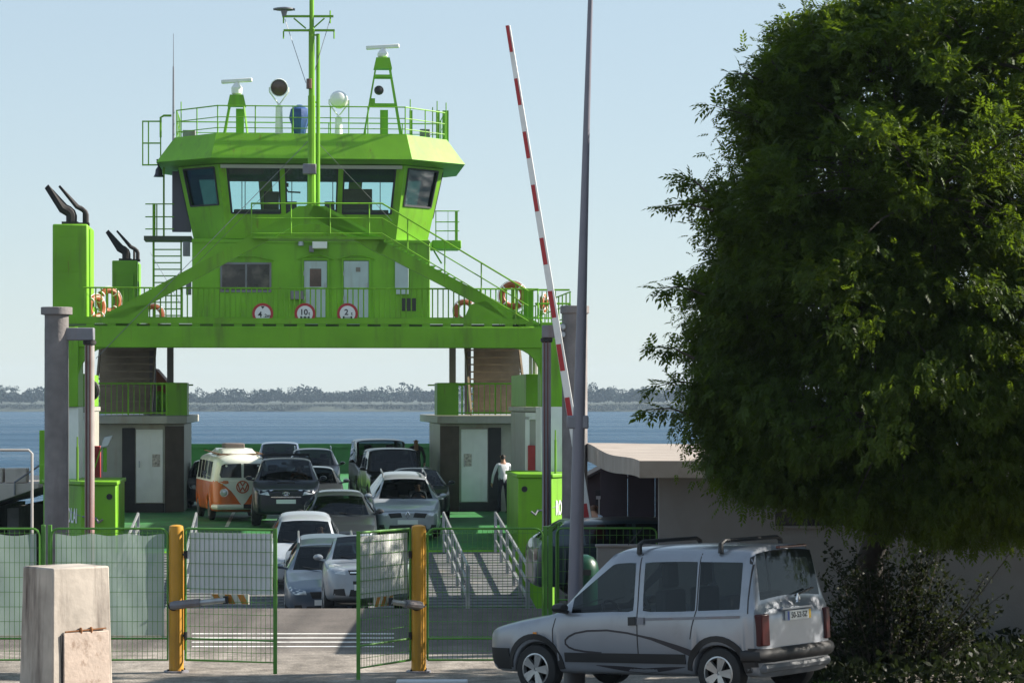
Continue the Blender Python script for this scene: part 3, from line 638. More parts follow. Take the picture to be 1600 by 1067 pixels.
def wheelhouse():
    zb, zt = 8.935, 11.28; UF, UB = 17.3, 21.0; t = .10
    # footprint corners bottom and top (walls lean outwards)
    bot = {'fl': V(-2.72, UF, zb), 'fr': V(2.72, UF, zb), 'cr': V(3.80, UF + 1.15, zb), 'cl': V(-3.80, UF + 1.15, zb), 'br': V(3.80, UB, zb), 'bl': V(-3.80, UB, zb)}
    top = {'fl': V(-2.98, UF - .45, zt), 'fr': V(2.98, UF - .45, zt), 'cr': V(4.30, UF + .85, zt), 'cl': V(-4.30, UF + .85, zt), 'br': V(4.30, UB + .1, zt), 'bl': V(-4.30, UB + .1, zt)}
    def wall(name, a, b, cols, rows, holes):
        mb = MB(); hs, n = holed(mb, bot[a], bot[b], top[b], top[a], cols, rows, holes, t); w = B(mb, name, M_green)
        for q in hs:
            g = MB(); off = n * -.05; g.prism([p + off for p in q], n * -.012); g.build('pane', glass('tinted corner glass', (.22, .34, .30), .03, .6) if 'corner' in name else M_glassw, w)
            # black rubber seal round the opening
            s = MB(); c = sum(q, V(0,0,0)) / 4
            for i in range(4):
                p0, p1 = q[i], q[(i+1) % 4]; s.bar(lerp(p0, c, .012) + n*.004, lerp(p1, c, .012) + n*.004, .05, .05)
            s.build('window_seal', M_black, w)
        return w
    rows = [0, .34, .965, 1]
    wall('wheelhouse_front', 'fl', 'fr', [0, .045, .325, .358, .642, .675, .955, 1], rows, {(1,1), (3,1), (5,1)})
    wall('wheelhouse_corner', 'fr', 'cr', [0, .10, .88, 1], [0, .46, .965, 1], {(1,1)})
    wall('wheelhouse_corner', 'cl', 'fl', [0, .12, .9, 1], [0, .46, .965, 1], {(1,1)})
    wall('wheelhouse_side', 'cr', 'br', [0, .08, .46, .54, .92, 1], rows, {(1,1), (3,1)})
    wall('wheelhouse_side', 'bl', 'cl', [0, .08, .46, .54, .92, 1], rows, {(1,1), (3,1)})
    wall('wheelhouse_back', 'br', 'bl', [0, .06, .30, .345, .47, .51, .655, .70, .94, 1], [0, .30, .95, 1], {(1,1), (3,1), (5,1), (7,1)})
    f = MB(); f.box(-3.7, 3.7, UF + 1.2, UB - .12, zb + .0, zb + .08); B(f, 'wheelhouse_floor', M_dark)
    # sun blinds behind the front windows
    bl = MB(); bl.box(-2.78, 2.78, UF - .12, UF - .09, zt - .52, zt - .06); 
    for x in np.linspace(-2.7, 2.7, 40): bl.box(x - .012, x + .012, UF - .14, UF - .121, zt - .52, zt - .08)
    B(bl, 'sun_blind', mat('dark blind fabric', (.035, .04, .04), .8, var=.3))
    wv = MB(); wv.box(-2.9, 2.9, UF - .60, UF - .52, zt - .13, zt - .02); B(wv, 'window_visor', mat('pale visor', (.45, .45, .44), .6))
    # console, chairs, instruments
    c = MB(); c.box(-2.5, 2.5, UF + .45, UF + .95, zb + .1, zb + .98); B(c, 'console', M_dark, bevel=.04)
    def chair(px, w=.62, h=1.0):
        ch = MB(); x = FL(px, 300, UF + 1.8).x; ch.box(x - w/2, x + w/2, UF + 1.9, UF + 2.08, zb + .75, zb + .75 + h); ch.box(x - w/2, x + w/2, UF + 1.3, UF + 1.92, zb + .55, zb + .76); ch.tube((x, UF + 1.6, zb + .08), (x, UF + 1.6, zb + .6), .08); B(ch, 'helm_chair', M_black, bevel=.06)
    chair(424, .5, .92); chair(558, 1.0, 1.02)
    sc = MB()
    for px, py in ((456, 322), (515, 322), (425, 312)):
        p = FL(px, py, UF + .8); sc.box(p.x - .16, p.x + .16, UF + .75, UF + .85, p.z - .14, p.z + .14)
    for px in (378, 383, 456, 520, 594): 
        p = FL(px, 275, UF + .3); sc.tube((p.x, UF + .3, zb + .9), (p.x, UF + .3, zt), .014, n=5)
    p = FL(448, 290, UF + .3); sc.box(p.x - .06, p.x + .06, UF + .25, UF + .35, p.z - .05, p.z + .08); p = FL(455, 300, UF + .3); sc.path([p + V(-.15, 0, .1), p + V(-.1, 0, 0), p + V(.3, 0, -.02)], .03)
    B(sc, 'instruments', M_black)
    # roof with sloping fascia
    def ring(hw, hf, uf, uc, ub, z): return [V(-hf, uf, z), V(hf, uf, z), V(hw, uc, z), V(hw, ub, z), V(-hw, ub, z), V(-hw, uc, z)]
    r0 = ring(4.55, 2.9, UF - .75, UF + .75, UB + .6, 11.30); r1 = ring(4.98, 3.18, UF - 1.35, UF + .35, UB + 1.2, 11.40); r2 = ring(4.40, 3.02, UF - .98, UF + .62, UB + .5, 12.22)
    mb = MB(); n = 6; vs_ = r0 + r1 + r2
    mb.add(vs_, [tuple(range(n-1, -1, -1)), tuple(range(2*n, 3*n))] + [(k*n+i, k*n+(i+1)%n, (k+1)*n+(i+1)%n, (k+1)*n+i) for k in (0, 1) for i in range(n)])
    B(mb, 'wheelhouse_roof', M_green, smooth=10)
    # roof railing
    z0 = 12.22; r = MB(); rg = ring(4.34, 2.98, UF - .9, UF + .68, UB + .45, 0)
    for z in (.18, .52, .88):
        pts = [p + V(0, 0, z0 + z) for p in rg]; r.path(pts + [pts[0]], .022 if z > .8 else .016, 6)
    for i in range(6):
        a, b = rg[i], rg[(i+1) % 6]; k = max(1, round((b - a).length / 1.25))
        for j in range(k): p = lerp(a, b, j / k); r.tube(p + V(0,0,z0), p + V(0,0,z0 + .9), .02, n=5)
    B(r, 'roof_railing', M_green)
    # posts at the back right corner, lifebelt locker
    ps = MB()
    for px, dx, w in ((642, 0, .05), (684, 0, .06), (696, 0, .10), (600, 0, .13), (375, 0, .13)): 
        p = FL(px, 212, UF + 1.6); ps.box(p.x - w, p.x + w, UF + 1.5, UF + 1.6, z0, z0 + 1.05)
    for px, hh in ((641, 1.35), (683, 1.3), (697, 1.25), (676, 1.1), (545, 1.3), (283, 1.2)):
        p = FL(px, 212, UF + 1.0); ps.tube((p.x, UF + 1.0, z0), (p.x, UF + 1.0, z0 + hh), .018, n=5)
    B(ps, 'roof_posts', M_green)
    bx = MB(); p = FL(664, 205, UF + 2.2); bx.box(p.x - .17, p.x + .17, UF + 2.1, UF + 2.4, z0, z0 + .5); B(bx, 'roof_locker', M_greys, bevel=.02); bx = MB(); q = FL(296, 208, UF + 2); bx.box(q.x - .22, q.x + .2, UF + 1.9, UF + 2.3, z0, z0 + .38); B(bx, 'roof_locker', M_greys, bevel=.02)
    # radar stands
    def radar(px, py_bar, half, px_l, px_r, py_neck, tall):
        u = UF + 1.4; c = FL(px, py_bar, u); base_l = FL(px_l, 212, u).x; base_r = FL(px_r, 212, u).x; zn = FL(px, py_neck, u).z
        st = MB()
        for s, bx in ((-1, base_l), (1, base_r)):
            for uu in (-.45, .45): st.bar((bx, u + uu, z0), (c.x + s*.22, u + uu*.45, zn), .05)
        if tall:
            for f_ in (.48, .86):
                for uu in (-.3, .3): st.bar((lerp(base_l, c.x - .22, f_), u + uu, lerp(z0, zn, f_)), (lerp(base_r, c.x + .22, f_), u + uu, lerp(z0, zn, f_)), .07)
            st.box(lerp(base_l, c.x - .22, .48), lerp(base_l, c.x, .6), u - .3, u + .3, lerp(z0, zn, .48), lerp(z0, zn, .56))
        st.prism([(c.x - .30, u - .25, zn - .1), (c.x + .30, u - .25, zn - .1), (c.x + .22, u - .25, zn + .26), (c.x - .22, u - .25, zn + .26)], (0, .5, 0))
        o = B(st, 'radar_stand', M_green)
        d = MB(); zt_ = c.z
        d.lathe([(.10, zn + .26 - zt_), (.17, zn + .32 - zt_), (.18, -.22), (.10, -.1), (.06, -.05)], c, (0, 0, 1), 14); d.build('radar_gearbox', M_white, o)
        b = MB(); b.bar(c + V(-half, .12, -.02), c + V(half, -.12, .03), .13, .13); b.build('radar_scanner', M_white, o, bevel=.03)
        if tall:
            h = MB(); q = FL(592, 142, u - .2); h.lathe([(.03, -.1), (.13, -.05), (.16, .05), (.13, .14), (.02, .18)], q, (0, -1, .1), 14); h.build('horn', M_black, o)
    radar(370, 127, .5, 349, 388, 162, False); radar(598, 74, .54, 567, 628, 104, True)
    # searchlights
    def search(px, py, r, pz, facing, u):
        c = FL(px, py, u); ped = MB(); zt_ = FL(px, pz, u).z
        ped.tube((c.x, u, z0), (c.x, u, zt_), .13, .11, 12); ped.lathe([(.12, 0), (.08, .06), (.03, .1)], (c.x, u, zt_), (0, 0, 1), 12)
        for s in (-1, 1): ped.tube((c.x, u, zt_ + .08), (c.x + s*(r + .02), u, c.z - r*.5), .025, n=6); ped.tube((c.x + s*(r + .02), u, c.z - r*.5), (c.x + s*(r + .02), u, c.z), .025, n=6)
        o = B(ped, 'searchlight_stand', M_white)
        h = MB(); d = V(0, -1, -.18) if facing else V(.15, 1, .05)
        h.lathe([(.05, -r*1.1), (r*.75, -r*.8), (r, -r*.1), (r, r*.55), (r*.93, r*.57), (r*.9, r*.2)], c, d, 18, cap=not facing); h.build('lamp_drum', M_white, o)
        if facing: g = MB(); dn = d.normalized(); g.lathe([(r*.9, 0), (r*.5, .04), (.001, .05)], c + dn*(r*.38), d, 18); g.build('lamp_glass', mat('searchlight glass', (.10, .06, .05), .15, var=.3), o)
    search(436, 137, .29, 168, True, UF + .9); search(529, 156, .29, 186, False, UF + 1.1)
    tp = MB(); c = FL(468, 212, UF + .7)
    tp.lathe([(.16, 0), (.22, .3), (.36, .68), (.30, .95), (.08, 1.1)], (c.x, UF + .7, z0), (0, 0, 1), 9); o = B(tp, 'covered_compass', M_blue)
    an = MB(); a = FL(271, 212, UF + .6)
    an.tube((a.x, UF + .6, z0 - .3), (a.x, UF + .6, FL(0, 98, UF).z), .04, .025); an.tube((a.x, UF + .6, FL(0, 98, UF).z), (a.x, UF + .6, FL(0, 46, UF).z), .014, .008, 5); B(an, 'whip_antenna', M_greys)
    # small cage on the left of the roof
    cg = MB(); u = UF + 1.2
    for py in (190, 224, 258): cg.bar(FL(222, py, u), FL(252 if py > 190 else 250, py, u), .045)
    for px in (223, 232, 251): cg.bar(FL(px, 190, u), FL(px, 258, u), .04)
    cg.path([FL(251, 215, u), FL(251, 184, u), FL(256, 181, u), FL(268, 181, u)], .04); B(cg, 'roof_ladder_cage', M_green)
    be = MB(); c = FL(248, 266, u - .3); be.lathe([(.03, .12), (.10, .02), (.12, -.12), (.17, -.22)], c, (0, 0, 1), 14); be.tube(c + V(0,0,.1), c + V(-.05, 0, .35), .03); B(be, 'ship_bell', mat('dark bronze', (.05, .045, .06), .4, .6))
    # left gangway, ladder and door
    gl = MB(); u = UF + 1.9; a = FL(226, 370, u); b = FL(300, 377, u); gl.box(a.x, b.x, u - .5, u + .7, b.z, a.z); B(gl, 'side_gangway', mat('dark gangway', (.06, .07, .04), .6))
    r = MB()
    for py in (319, 339, 358): r.tube(FL(227, py, u), FL(272, py, u), .02, n=5)
    for px in (242, 245): r.tube(FL(px, 319, u), FL(px, 372, u), .022, n=5)
    r.bar(FL(240, 318, u), FL(240, 505, u), .07); r.bar(FL(283, 377, u), FL(283, 505, u), .05); r.bar(FL(256, 262, u), FL(256, 372, u), .06)
    for k in range(12): py = 390 + k*10.3; r.bar(FL(240, py, u), FL(283, py, u), .04)
    B(r, 'side_ladder', M_green)
    d = MB(); a = FL(269, 268, u + .2); b = FL(299, 363, u + .2); d.box(a.x, b.x, u + .15, u + .22, b.z, a.z); B(d, 'wing_door', mat('grey purple door', (.11, .10, .14), .5), bevel=.02)
    # right bridge wing
    rw = MB(); a = FL(674, 377, u); b = FL(719, 390, u); rw.box(a.x, b.x, u - .6, u + .9, b.z, a.z); B(rw, 'bridge_wing', M_green, bevel=.03)
    r = MB(); 
    for py in (330, 347, 361): r.tube(FL(680, py, u - .55), FL(717, py, u - .55), .018, n=5); r.tube(FL(717, py, u - .55), FL(717, py, u + .85), .018, n=5)
    for px, w in ((681, .03), (713, .09), (700, .015)): p = FL(px, 330, u - .55); q = FL(px, 377, u - .55); r.bar(p, q, w)
    B(r, 'wing_railing', M_green)
    br = MB(); br.bar(FL(678, 392, u), FL(690, 412, u), .05); B(br, 'wing_bracket', M_green)
wheelhouse()

# ---- things hung on the ferry
def sign(px, label, top, sub, pic):
    c = FL(px, 490, .19); s = thing('limit_sign', label, 'sign', FW(c.x, .19, c.z), FT, 'round limit signs on the ferry railing')
    d = MB(); d.lathe([(.27, 0), (.27, .012)], (0, 0, 0), (0, -1, 0), 28); d.build('disc', M_white, s)
    rg = MB(); rg.lathe([(.272, .0125), (.272, .017), (.205, .017), (.205, .0125), (.272, .0125)], (0, 0, 0), (0, -1, 0), 28, cap=False); rg.build('red_ring', M_red, s)
    mk = mat('black print', (.02, .02, .02), .6)
    M4 = lambda x, z: Matrix(((1, 0, 0, x), (0, 0, -1, -.016), (0, 1, 0, z), (0, 0, 0, 1)))
    lettering('number', top, .21, M4(-.03 if pic != 'h' else -.07, .03 if pic != 'h' else -.03), mk, s, .002, .004); lettering('number', sub, .12, M4(.11, .0 if pic != 'h' else -.06), mk, s, .002, .003)
    p = MB()
    if pic == 'h':
        p.prism([(-.05, -.018, .19), (.05, -.018, .19), (0, -.018, .12)], (0, .003, 0)); p.prism([(-.05, -.018, -.19), (.05, -.018, -.19), (0, -.018, -.13)], (0, .003, 0))
    else:
        n = 3 if pic == 'a3' else 2
        for i in range(n): x = lerp(-.10, .10, i / (n - 1)); p.box(x - .022, x + .022, -.018, -.014, -.13, -.07)
        p.box(-.11, .11, -.018, -.014, -.108, -.092)
    p.build('symbol', mk, s)
    br = MB(); br.box(-.02, .02, .0, .06, -.2, .2); br.build('bracket', M_greys, s)
sign(410.5, 'round 4.2 m height limit sign on the ferry railing, leftmost of three', '4', '.2m', 'h')
sign(476.5, 'round 10 t weight limit sign on the ferry railing, middle of three', '10', 't', 'a3')
sign(543, 'round 2 t axle limit sign on the ferry railing, rightmost of three', '2', 't', 'a2')

def buoy(px, py, u, r, label, tilt=0):
    c = FL(px, py, u); s = thing('lifebuoy', label, 'lifebuoy', FW(c.x, c.y, c.z), FT + tilt, 'orange lifebuoys on the ferry')
    t = MB(); t.torus((0, 0, 0), (0, 1, 0), r, r*.3, 24, 8); t.build('ring', M_orange, s)
    zf = (5.69 if c.z > 5 else 1.8) - c.z; b = MB(); b.box(-.03, .03, r*.31, r*.31 + .05, zf, r*.8); b.box(-.1, .1, -.02, r*.31 + .05, -r*1.35, -r*1.3); b.build('stand', M_green, s)
    for k in range(4):
        a = k * math.pi/2 + .8; b = MB(); 
        b.torus((r*math.cos(a), 0, r*math.sin(a)), (-math.sin(a), 0, math.cos(a)), r*.31, .018, 12, 6); b.build('band', M_white, s)
    rp = MB(); rp.path([(r*1.36*math.cos(a), -.02, r*1.36*math.sin(a)) for a in np.linspace(0, 6.283, 25)], .012, 5); rp.build('grab_rope', M_white, s)
buoy(170, 470, 3.2, .28, 'large orange lifebuoy behind the railing, right of the front funnel', .5)
buoy(150, 480, 1.9, .26, 'orange lifebuoy half hidden against the front funnel', .9)
buoy(240, 492, 9.0, .24, 'dull orange lifebuoy low behind the railing, below the ladder')
buoy(801, 462, 3.0, .30, 'large orange lifebuoy at the lower end of the catwalk stair', -.3)
buoy(726, 486, 9.0, .26, 'small orange lifebuoy low behind the railing, right of the white locker')
buoy(850, 474, 2.2, .20, 'orange lifebuoy edge-on beside the right portal leg', 1.2)
buoy(876, 732, .4, .28, 'white-banded lifebuoy on the bulwark behind the grey mooring pillar', -.4)

# floodlight post on the left bow bulwark
def flood():
    a = FL(164, 757, .4); t = thing('deck_floodlight', 'small grey floodlight on a green post on the left bow bulwark', 'floodlight', FW(a.x, .4, 1.885), FT)
    p = MB(); p.tube((0, 0, 0), (0, 0, .62), .05); p.build('post', M_green, t)
    b = MB(); b.bar((-.3, 0, .0), (-.05, 0, .75), .03); b.build('strut', M_green, t)
    h = MB(); h.prism([(-.12, -.12, .6), (.10, -.12, .66), (.20, -.12, .94), (-.02, -.12, .90)], (0, .2, 0)); h.build('lamp_head', M_steel, t, bevel=.02)
    g = MB(); g.prism([(-.09, -.127, .64), (.08, -.127, .69), (.16, -.127, .91), (0, -.127, .88)], (0, .004, 0)); g.build('lamp_glass', mat('lamp glass', (.5, .52, .55), .15), t)
flood()

# ---- link ramp from the hinge down to the slipway, with railings
def ramp():
    rt = thing('loading_ramp', 'grey steel ferry loading ramp with cross cleats and side railings', 'ramp', FO, FT)
    m = mat('ramp steel', (.13, .135, .14), .75, .1, var=.25, vs_=2, dirt=((.25, .22, .19), .7), ds=1.5, bump=.25, bs=8)
    uh, uf = -2.32, -12.4; zh, zf = -.06, -.93
    z = lambda u: lerp(zh, zf, (u - uh) / (uf - uh))
    d = MB(); d.prism([(-4.65, uh, zh), (-4.65, uf, zf), (-4.65, uf, zf - .06), (-4.65, uh, zh - .28)], (9.3, 0, 0)); d.build('ramp_plate', m, rt)
    for k in range(24):
        u = lerp(uh - .3, uf + .2, k / 23); c = MB(); c.bar((-4.6, u, z(u) + .004), (4.6, u, z(u) + .004), .05, .02); c.build('cleat', m, rt)
    lip = MB(); lip.bar((-4.7, uf - .1, zf + .0), (4.7, uf - .1, zf + .0), .3, .05); lip.build('ramp_lip', M_dark, rt)
    hg = MB(); hg.tube((-4.6, uh + .02, zh - .05), (4.6, uh + .02, zh - .05), .09, n=8); hg.build('hinge', M_green, rt)
    for x in (-4.45, -3.02, 3.12, 4.42):
        r = MB(); ux = uf + .9
        for dz_ in (.28, .62, .98): r.bar((x, uh - .1, z(uh) + dz_), (x, ux, z(ux) + dz_), .04, .07)
        r.build('handrail', M_steel, rt)
        for k in range(6):
            u = lerp(uh - .1, ux, k / 5); p = MB(); p.bar((x, u, z(u)), (x, u, z(u) + 1.0), .07 if k < 5 else .09); p.build('rail_post', M_steel, rt)
    return rt
ramp()
# ================================================================== vehicles
M_cglass = glass('car glass', (.26, .30, .31), .02, .0)
M_cabin = mat('car cabin trim', (.025, .025, .028), .8, var=.2)
M_seat = mat('car seat cloth', (.04, .04, .045), .9, var=.2)
M_tyre = mat('tyre rubber', (.016, .016, .017), .75, var=.2, vs_=8)
M_rim = mat('alloy rim', (.45, .46, .47), .3, .8)
M_plast = mat('black bumper plastic', (.014, .014, .016), .55)
M_lens = mat('headlamp lens', (.55, .58, .60), .08, .3, var=.25, vs_=14)
M_chrome = mat('chrome', (.7, .7, .72), .12, 1)
M_plate = mat('number plate', (.75, .75, .72), .4)
M_redl = mat('tail lamp red', (.055, .004, .004), .3)
M_amber = mat('amber lamp', (.7, .25, .02), .2)
def paint(name, col, metal=.35, rough=.32): return mat(name, col, rough, metal, var=.05, vs_=2, coat=.6 if max(col) > .05 else .25, dirt=(tuple(min(.16, c*1.4 + .01) for c in col), .3), ds=2.5)

def loft(stations, wins, wheels_y, wr, name):
    """stations: list of (y, [10 half-section points]); wins: (label, y0, y1, c0, c1, both_sides); returns body mesh, pane meshes"""
    st = sorted(stations, key=lambda s: s[0])
    ys = [s[0] for s in st]
    def at(y):
        for i in range(len(st) - 1):
            if ys[i] <= y <= ys[i+1]:
                t = (y - ys[i]) / max(1e-6, ys[i+1] - ys[i]); return [(lerp(a[0], b[0], t), lerp(a[1], b[1], t)) for a, b in zip(st[i][1], st[i+1][1])]
        return list(st[0][1] if y < ys[0] else st[-1][1])
    Rr = wr + .055; extra = {}
    for wy in wheels_y:
        for k, (o, z) in enumerate(((-1.05, None), (-1.0, wr*.75), (-.72, wr + Rr*.70), (0, wr + Rr), (.72, wr + Rr*.70), (1.0, wr*.75), (1.05, None))):
            extra[wy + o*Rr] = z
    allst = [(y, list(p), False) for y, p in st]
    allst = [s for s in allst if all(abs(s[0] - e) > .035 or any(abs(s[0] - b) < 1e-6 for w in wins for b in (w[1], w[2])) for e in extra)]
    for y, z in extra.items():
        p = at(y)
        if z is not None:
            for i in (0, 1, 2): p[i] = (p[i][0], max(p[i][1], z - (.0 if i == 2 else .0)))
            p[3] = (p[3][0] + .012, max(p[3][1], z + .07)); p[2] = (p[3][0] - .005, p[2][1]); p[1] = (p[2][0] - .05, p[1][1])
            p[4] = (p[4][0], max(p[4][1], p[3][1] + .03))
        allst.append((y, p, True))
    # stations inside an arch that are not arch stations must be lifted as well
    fixed = []
    for y, p, e in allst:
        if not e:
            for wy in wheels_y:
                q = abs(y - wy) / Rr
                if q < 1:
                    z = wr + Rr * math.sqrt(1 - q*q) 
                    for i in (0, 1, 2): p[i] = (p[i][0], max(p[i][1], z))
                    p[3] = (p[3][0] + .01, max(p[3][1], z + .07)); p[4] = (p[4][0], max(p[4][1], p[3][1] + .03))
        fixed.append((y, p))
    allst = sorted(fixed, key=lambda s: s[0]); N = 10; ring = 2 * N - 2
    vs, body, panes = [], [], {}
    for y, p in allst:
        for i in range(N): vs.append((p[i][0], y, p[i][1]))
        for i in range(N - 2, 0, -1): vs.append((-p[i][0], y, p[i][1]))
    for j in range(len(allst) - 1):
        ym = (allst[j][0] + allst[j+1][0]) / 2
        for i in range(ring):
            f = (j*ring + i, j*ring + (i+1) % ring, (j+1)*ring + (i+1) % ring, (j+1)*ring + i)
            col = i if i < N - 1 else ring - 1 - i; side = 1 if i < N - 1 else -1; hit = None
            for w in wins:
                if w[1] < ym < w[2] and w[3] <= col < w[4]: hit = (w[0], 0 if w[5] else side)
            if hit: panes.setdefault(hit, []).append(f)
            else: body.append(f)
    for j, fl in ((0, False), (len(allst) - 1, True)):
        for i in range(N - 1):
            a, b = i, i + 1; c, d = (ring - b) % ring, (ring - a) % ring
            f = [j*ring + a, j*ring + b, j*ring + c, j*ring + d]; f = list(dict.fromkeys(f))
            if len(f) > 2: body.append(tuple(f if fl else f[::-1]))
    corners = set()
    for w in wins:
        for y in (w[1], w[2]):
            j = min(range(len(allst)), key=lambda q: abs(allst[q][0] - y))
            for c in ((w[3], w[4]) if not w[5] else (w[3],)):
                corners.add(j*ring + c); corners.add(j*ring + (ring - c) % ring)
    def sub(faces, nm, lv=2):
        used = sorted({i for f in faces for i in f}); mp = {k: i for i, k in enumerate(used)}
        me = bpy.data.meshes.new(nm); me.from_pydata([vs[k] for k in used], [], [[mp[i] for i in f] for f in faces])
        b = bmesh.new(); b.from_mesh(me); bmesh.ops.recalc_face_normals(b, faces=b.faces); b.to_mesh(me); b.free()
        at_ = me.attributes.new('crease_vert', 'FLOAT', 'POINT'); at_.data.foreach_set('value', [.62 if k in corners else 0. for k in used])
        o = bpy.data.objects.new(nm, me); COL.objects.link(o); m = o.modifiers.new('s', 'SUBSURF'); m.levels = m.render_levels = lv
        bpy.context.view_layer.update(); out = bpy.data.meshes.new_from_object(o.evaluated_get(bpy.context.evaluated_depsgraph_get()))
        bpy.data.objects.remove(o); out.polygons.foreach_set('use_smooth', [True]*len(out.polygons)); out.set_sharp_from_angle(angle=R(50)); return out
    return sub(body, name), {k: sub(f, 'pane') for k, f in panes.items()}

class Skin:
    """project flat outlines on to a body so lamps, grilles and trims follow its curve"""
    def __init__(s, me, L): 
        b = bmesh.new(); b.from_mesh(me); s.t = BVHTree.FromBMesh(b); b.free(); s.L = L
    def hit(s, a, b, axis):
        if axis == 'front': o, d = V(a, -s.L, b), V(0, 1, 0)
        elif axis == 'rear': o, d = V(a, s.L, b), V(0, -1, 0)
        elif axis == 'left': o, d = V(5, a, b), V(-1, 0, 0)       # +x side (car's left when it heads to -y)
        elif axis == 'right': o, d = V(-5, a, b), V(1, 0, 0)
        else: o, d = V(a, b, 5), V(0, 0, -1)
        h = s.t.ray_cast(o, d)
        if h[0] is None or (h[0] - o).length > 6.2 + s.L:
            n = s.t.find_nearest(o + d * (s.L * .5 if axis in ('front', 'rear') else 4.2)); return n[0], -d
        return h[0], -d
    def patch(s, name, poly, axis, m, parent, off=.008, cuts=2):
        b = bmesh.new(); vs = [b.verts.new((p[0], p[1], 0)) for p in poly]; f = b.faces.new(vs)
        bmesh.ops.triangulate(b, faces=[f]); bmesh.ops.subdivide_edges(b, edges=b.edges, cuts=cuts, use_grid_fill=True)
        back = {}
        for v in list(b.verts):
            p, n = s.hit(v.co.x, v.co.y, axis); v.co = p + n * off; back[v] = n
        be = [e for e in b.edges if len(e.link_faces) == 1]
        ext = bmesh.ops.extrude_edge_only(b, edges=be)
        dn = {'front': V(0,1,0), 'rear': V(0,-1,0), 'left': V(-1,0,0), 'right': V(1,0,0), 'top': V(0,0,-1)}[axis]
        for v in ext['geom']:
            if isinstance(v, bmesh.types.BMVert): v.co += dn * (off + .012)
        bmesh.ops.recalc_face_normals(b, faces=b.faces)
        me = bpy.data.meshes.new(name); b.to_mesh(me); b.free(); me.materials.append(m)
        me.polygons.foreach_set('use_smooth', [True]*len(me.polygons)); me.set_sharp_from_angle(angle=R(40)); return link(name, me, parent)
    def strip(s, name, pts, w, axis, m, parent, off=.006, step=.06, taper=None):
        out = []
        P2 = [Vector((p[0], p[1])) for p in pts]; res = [P2[0]]
        for a, b in zip(P2[:-1], P2[1:]):
            k = max(1, int((b - a).length / step)); res += [lerp(a, b, (i + 1) / k) for i in range(k)]
        vs, fs = [], []; n = len(res)
        for i, p in enumerate(res):
            d = (res[min(i+1, n-1)] - res[max(i-1, 0)]).normalized(); nn = Vector((-d.y, d.x)); ww = w if taper is None else w * taper(i / (n - 1))
            for sg in (-.5, .5):
                q = p + nn * ww * sg; h, nr = s.hit(q.x, q.y, axis); vs.append(h + nr * off)
        for i in range(n - 1): fs.append((2*i, 2*i+1, 2*i+3, 2*i+2))
        mb = MB().add(vs, fs); dn = {'front': V(0,1,0), 'rear': V(0,-1,0), 'left': V(-1,0,0), 'right': V(1,0,0), 'top': V(0,0,-1)}[axis]
        k0 = len(mb.v); mb.add([v + dn * (off + .006) for v in vs], [])
        for i in range(n - 1): mb.f += [[2*i, 2*i+2, k0+2*i+2, k0+2*i], [2*i+1, k0+2*i+1, k0+2*i+3, 2*i+3]]; mb.m += [0, 0]
        return mb.build(name, m, parent)

def sec(kind, zb, zs, zt, w, wt, zm=None, gt=None):
    gt = GT[0] if gt is None else gt
    """half cross-section: hood ('h') or cabin ('c')"""
    zm = zm if zm is not None else lerp(zb, zs, .56)
    lo = [(0, zb), (w*.88, zb), (w*.955, zb + .06), (w, zm), (w*.985, zs - .02)]
    if kind == 'h': k = zt - zs; return lo + [(w*.95, zs + .25*k), (w*.88, zs + .48*k), (w*.80, zs + .62*k), (w*.42, zs + .92*k), (0, zt)]
    return lo + [(w*.962, zs + .02), (wt + .015 + (gt - .10)*.25, zt - gt), (wt - .055, zt - .035), (wt*.5, zt - .006), (0, zt)]

GT = [.10]
_wheel_cache = {}
def wheel(root, x, y, r, w=.19, spokes=5, steer=0, cap=None):
    key = (round(r, 3), w, spokes)
    if key not in _wheel_cache:
        t = MB(); t.lathe([(r*.64, -w*.5), (r*.86, -w*.5), (r*.97, -w*.42), (r, -w*.25), (r, w*.25), (r*.97, w*.42), (r*.86, w*.5), (r*.64, w*.5), (r*.60, w*.2), (r*.60, -w*.2), (r*.64, -w*.5)], (0,0,0), (1,0,0), 28, cap=False)
        a = MB()
        a.lathe([(r*.66, w*.44), (r*.66, w*.5), (r*.60, w*.52), (r*.57, w*.40), (r*.55, w*.30)], (0,0,0), (1,0,0), 28, cap=False); a.lathe([(r*.14, w*.25), (r*.14, w*.42), (.001, w*.45)], (0,0,0), (1,0,0), 12)
        for k in range(spokes):
            t0 = 2*math.pi*k/spokes
            for dd in (-.17, .17):
                p = V(w*.36, math.cos(t0 + dd*.4)*r*.08, math.sin(t0 + dd*.4)*r*.08); q = V(w*.42, math.cos(t0 + dd)*r*.62, math.sin(t0 + dd)*r*.62); a.bar(p, q, .05*r/.3, .05*r/.3, (1, 0, 0))
        h = MB(); h.lathe([(r*.60, -.02), (.001, -.02)], (0,0,0), (1,0,0), 20)
        mt, ma = t.build('tyre', M_tyre), a.build('rim', M_rim); mh = h.build('brake_disc', M_dark)
        _wheel_cache[key] = (mt.data, ma.data, mh.data)
        for o in (mt, ma, mh): bpy.data.objects.remove(o)
    e = bpy.data.objects.new('wheel', None); COL.objects.link(e); e.parent = root; e.location = (x, y, r); e.rotation_euler = (0, 0, (0 if x > 0 else math.pi) + steer); e.empty_display_size = .1
    for nm, me in zip(('tyre', 'rim', 'brake_disc'), _wheel_cache[key]): link(nm, me, e)

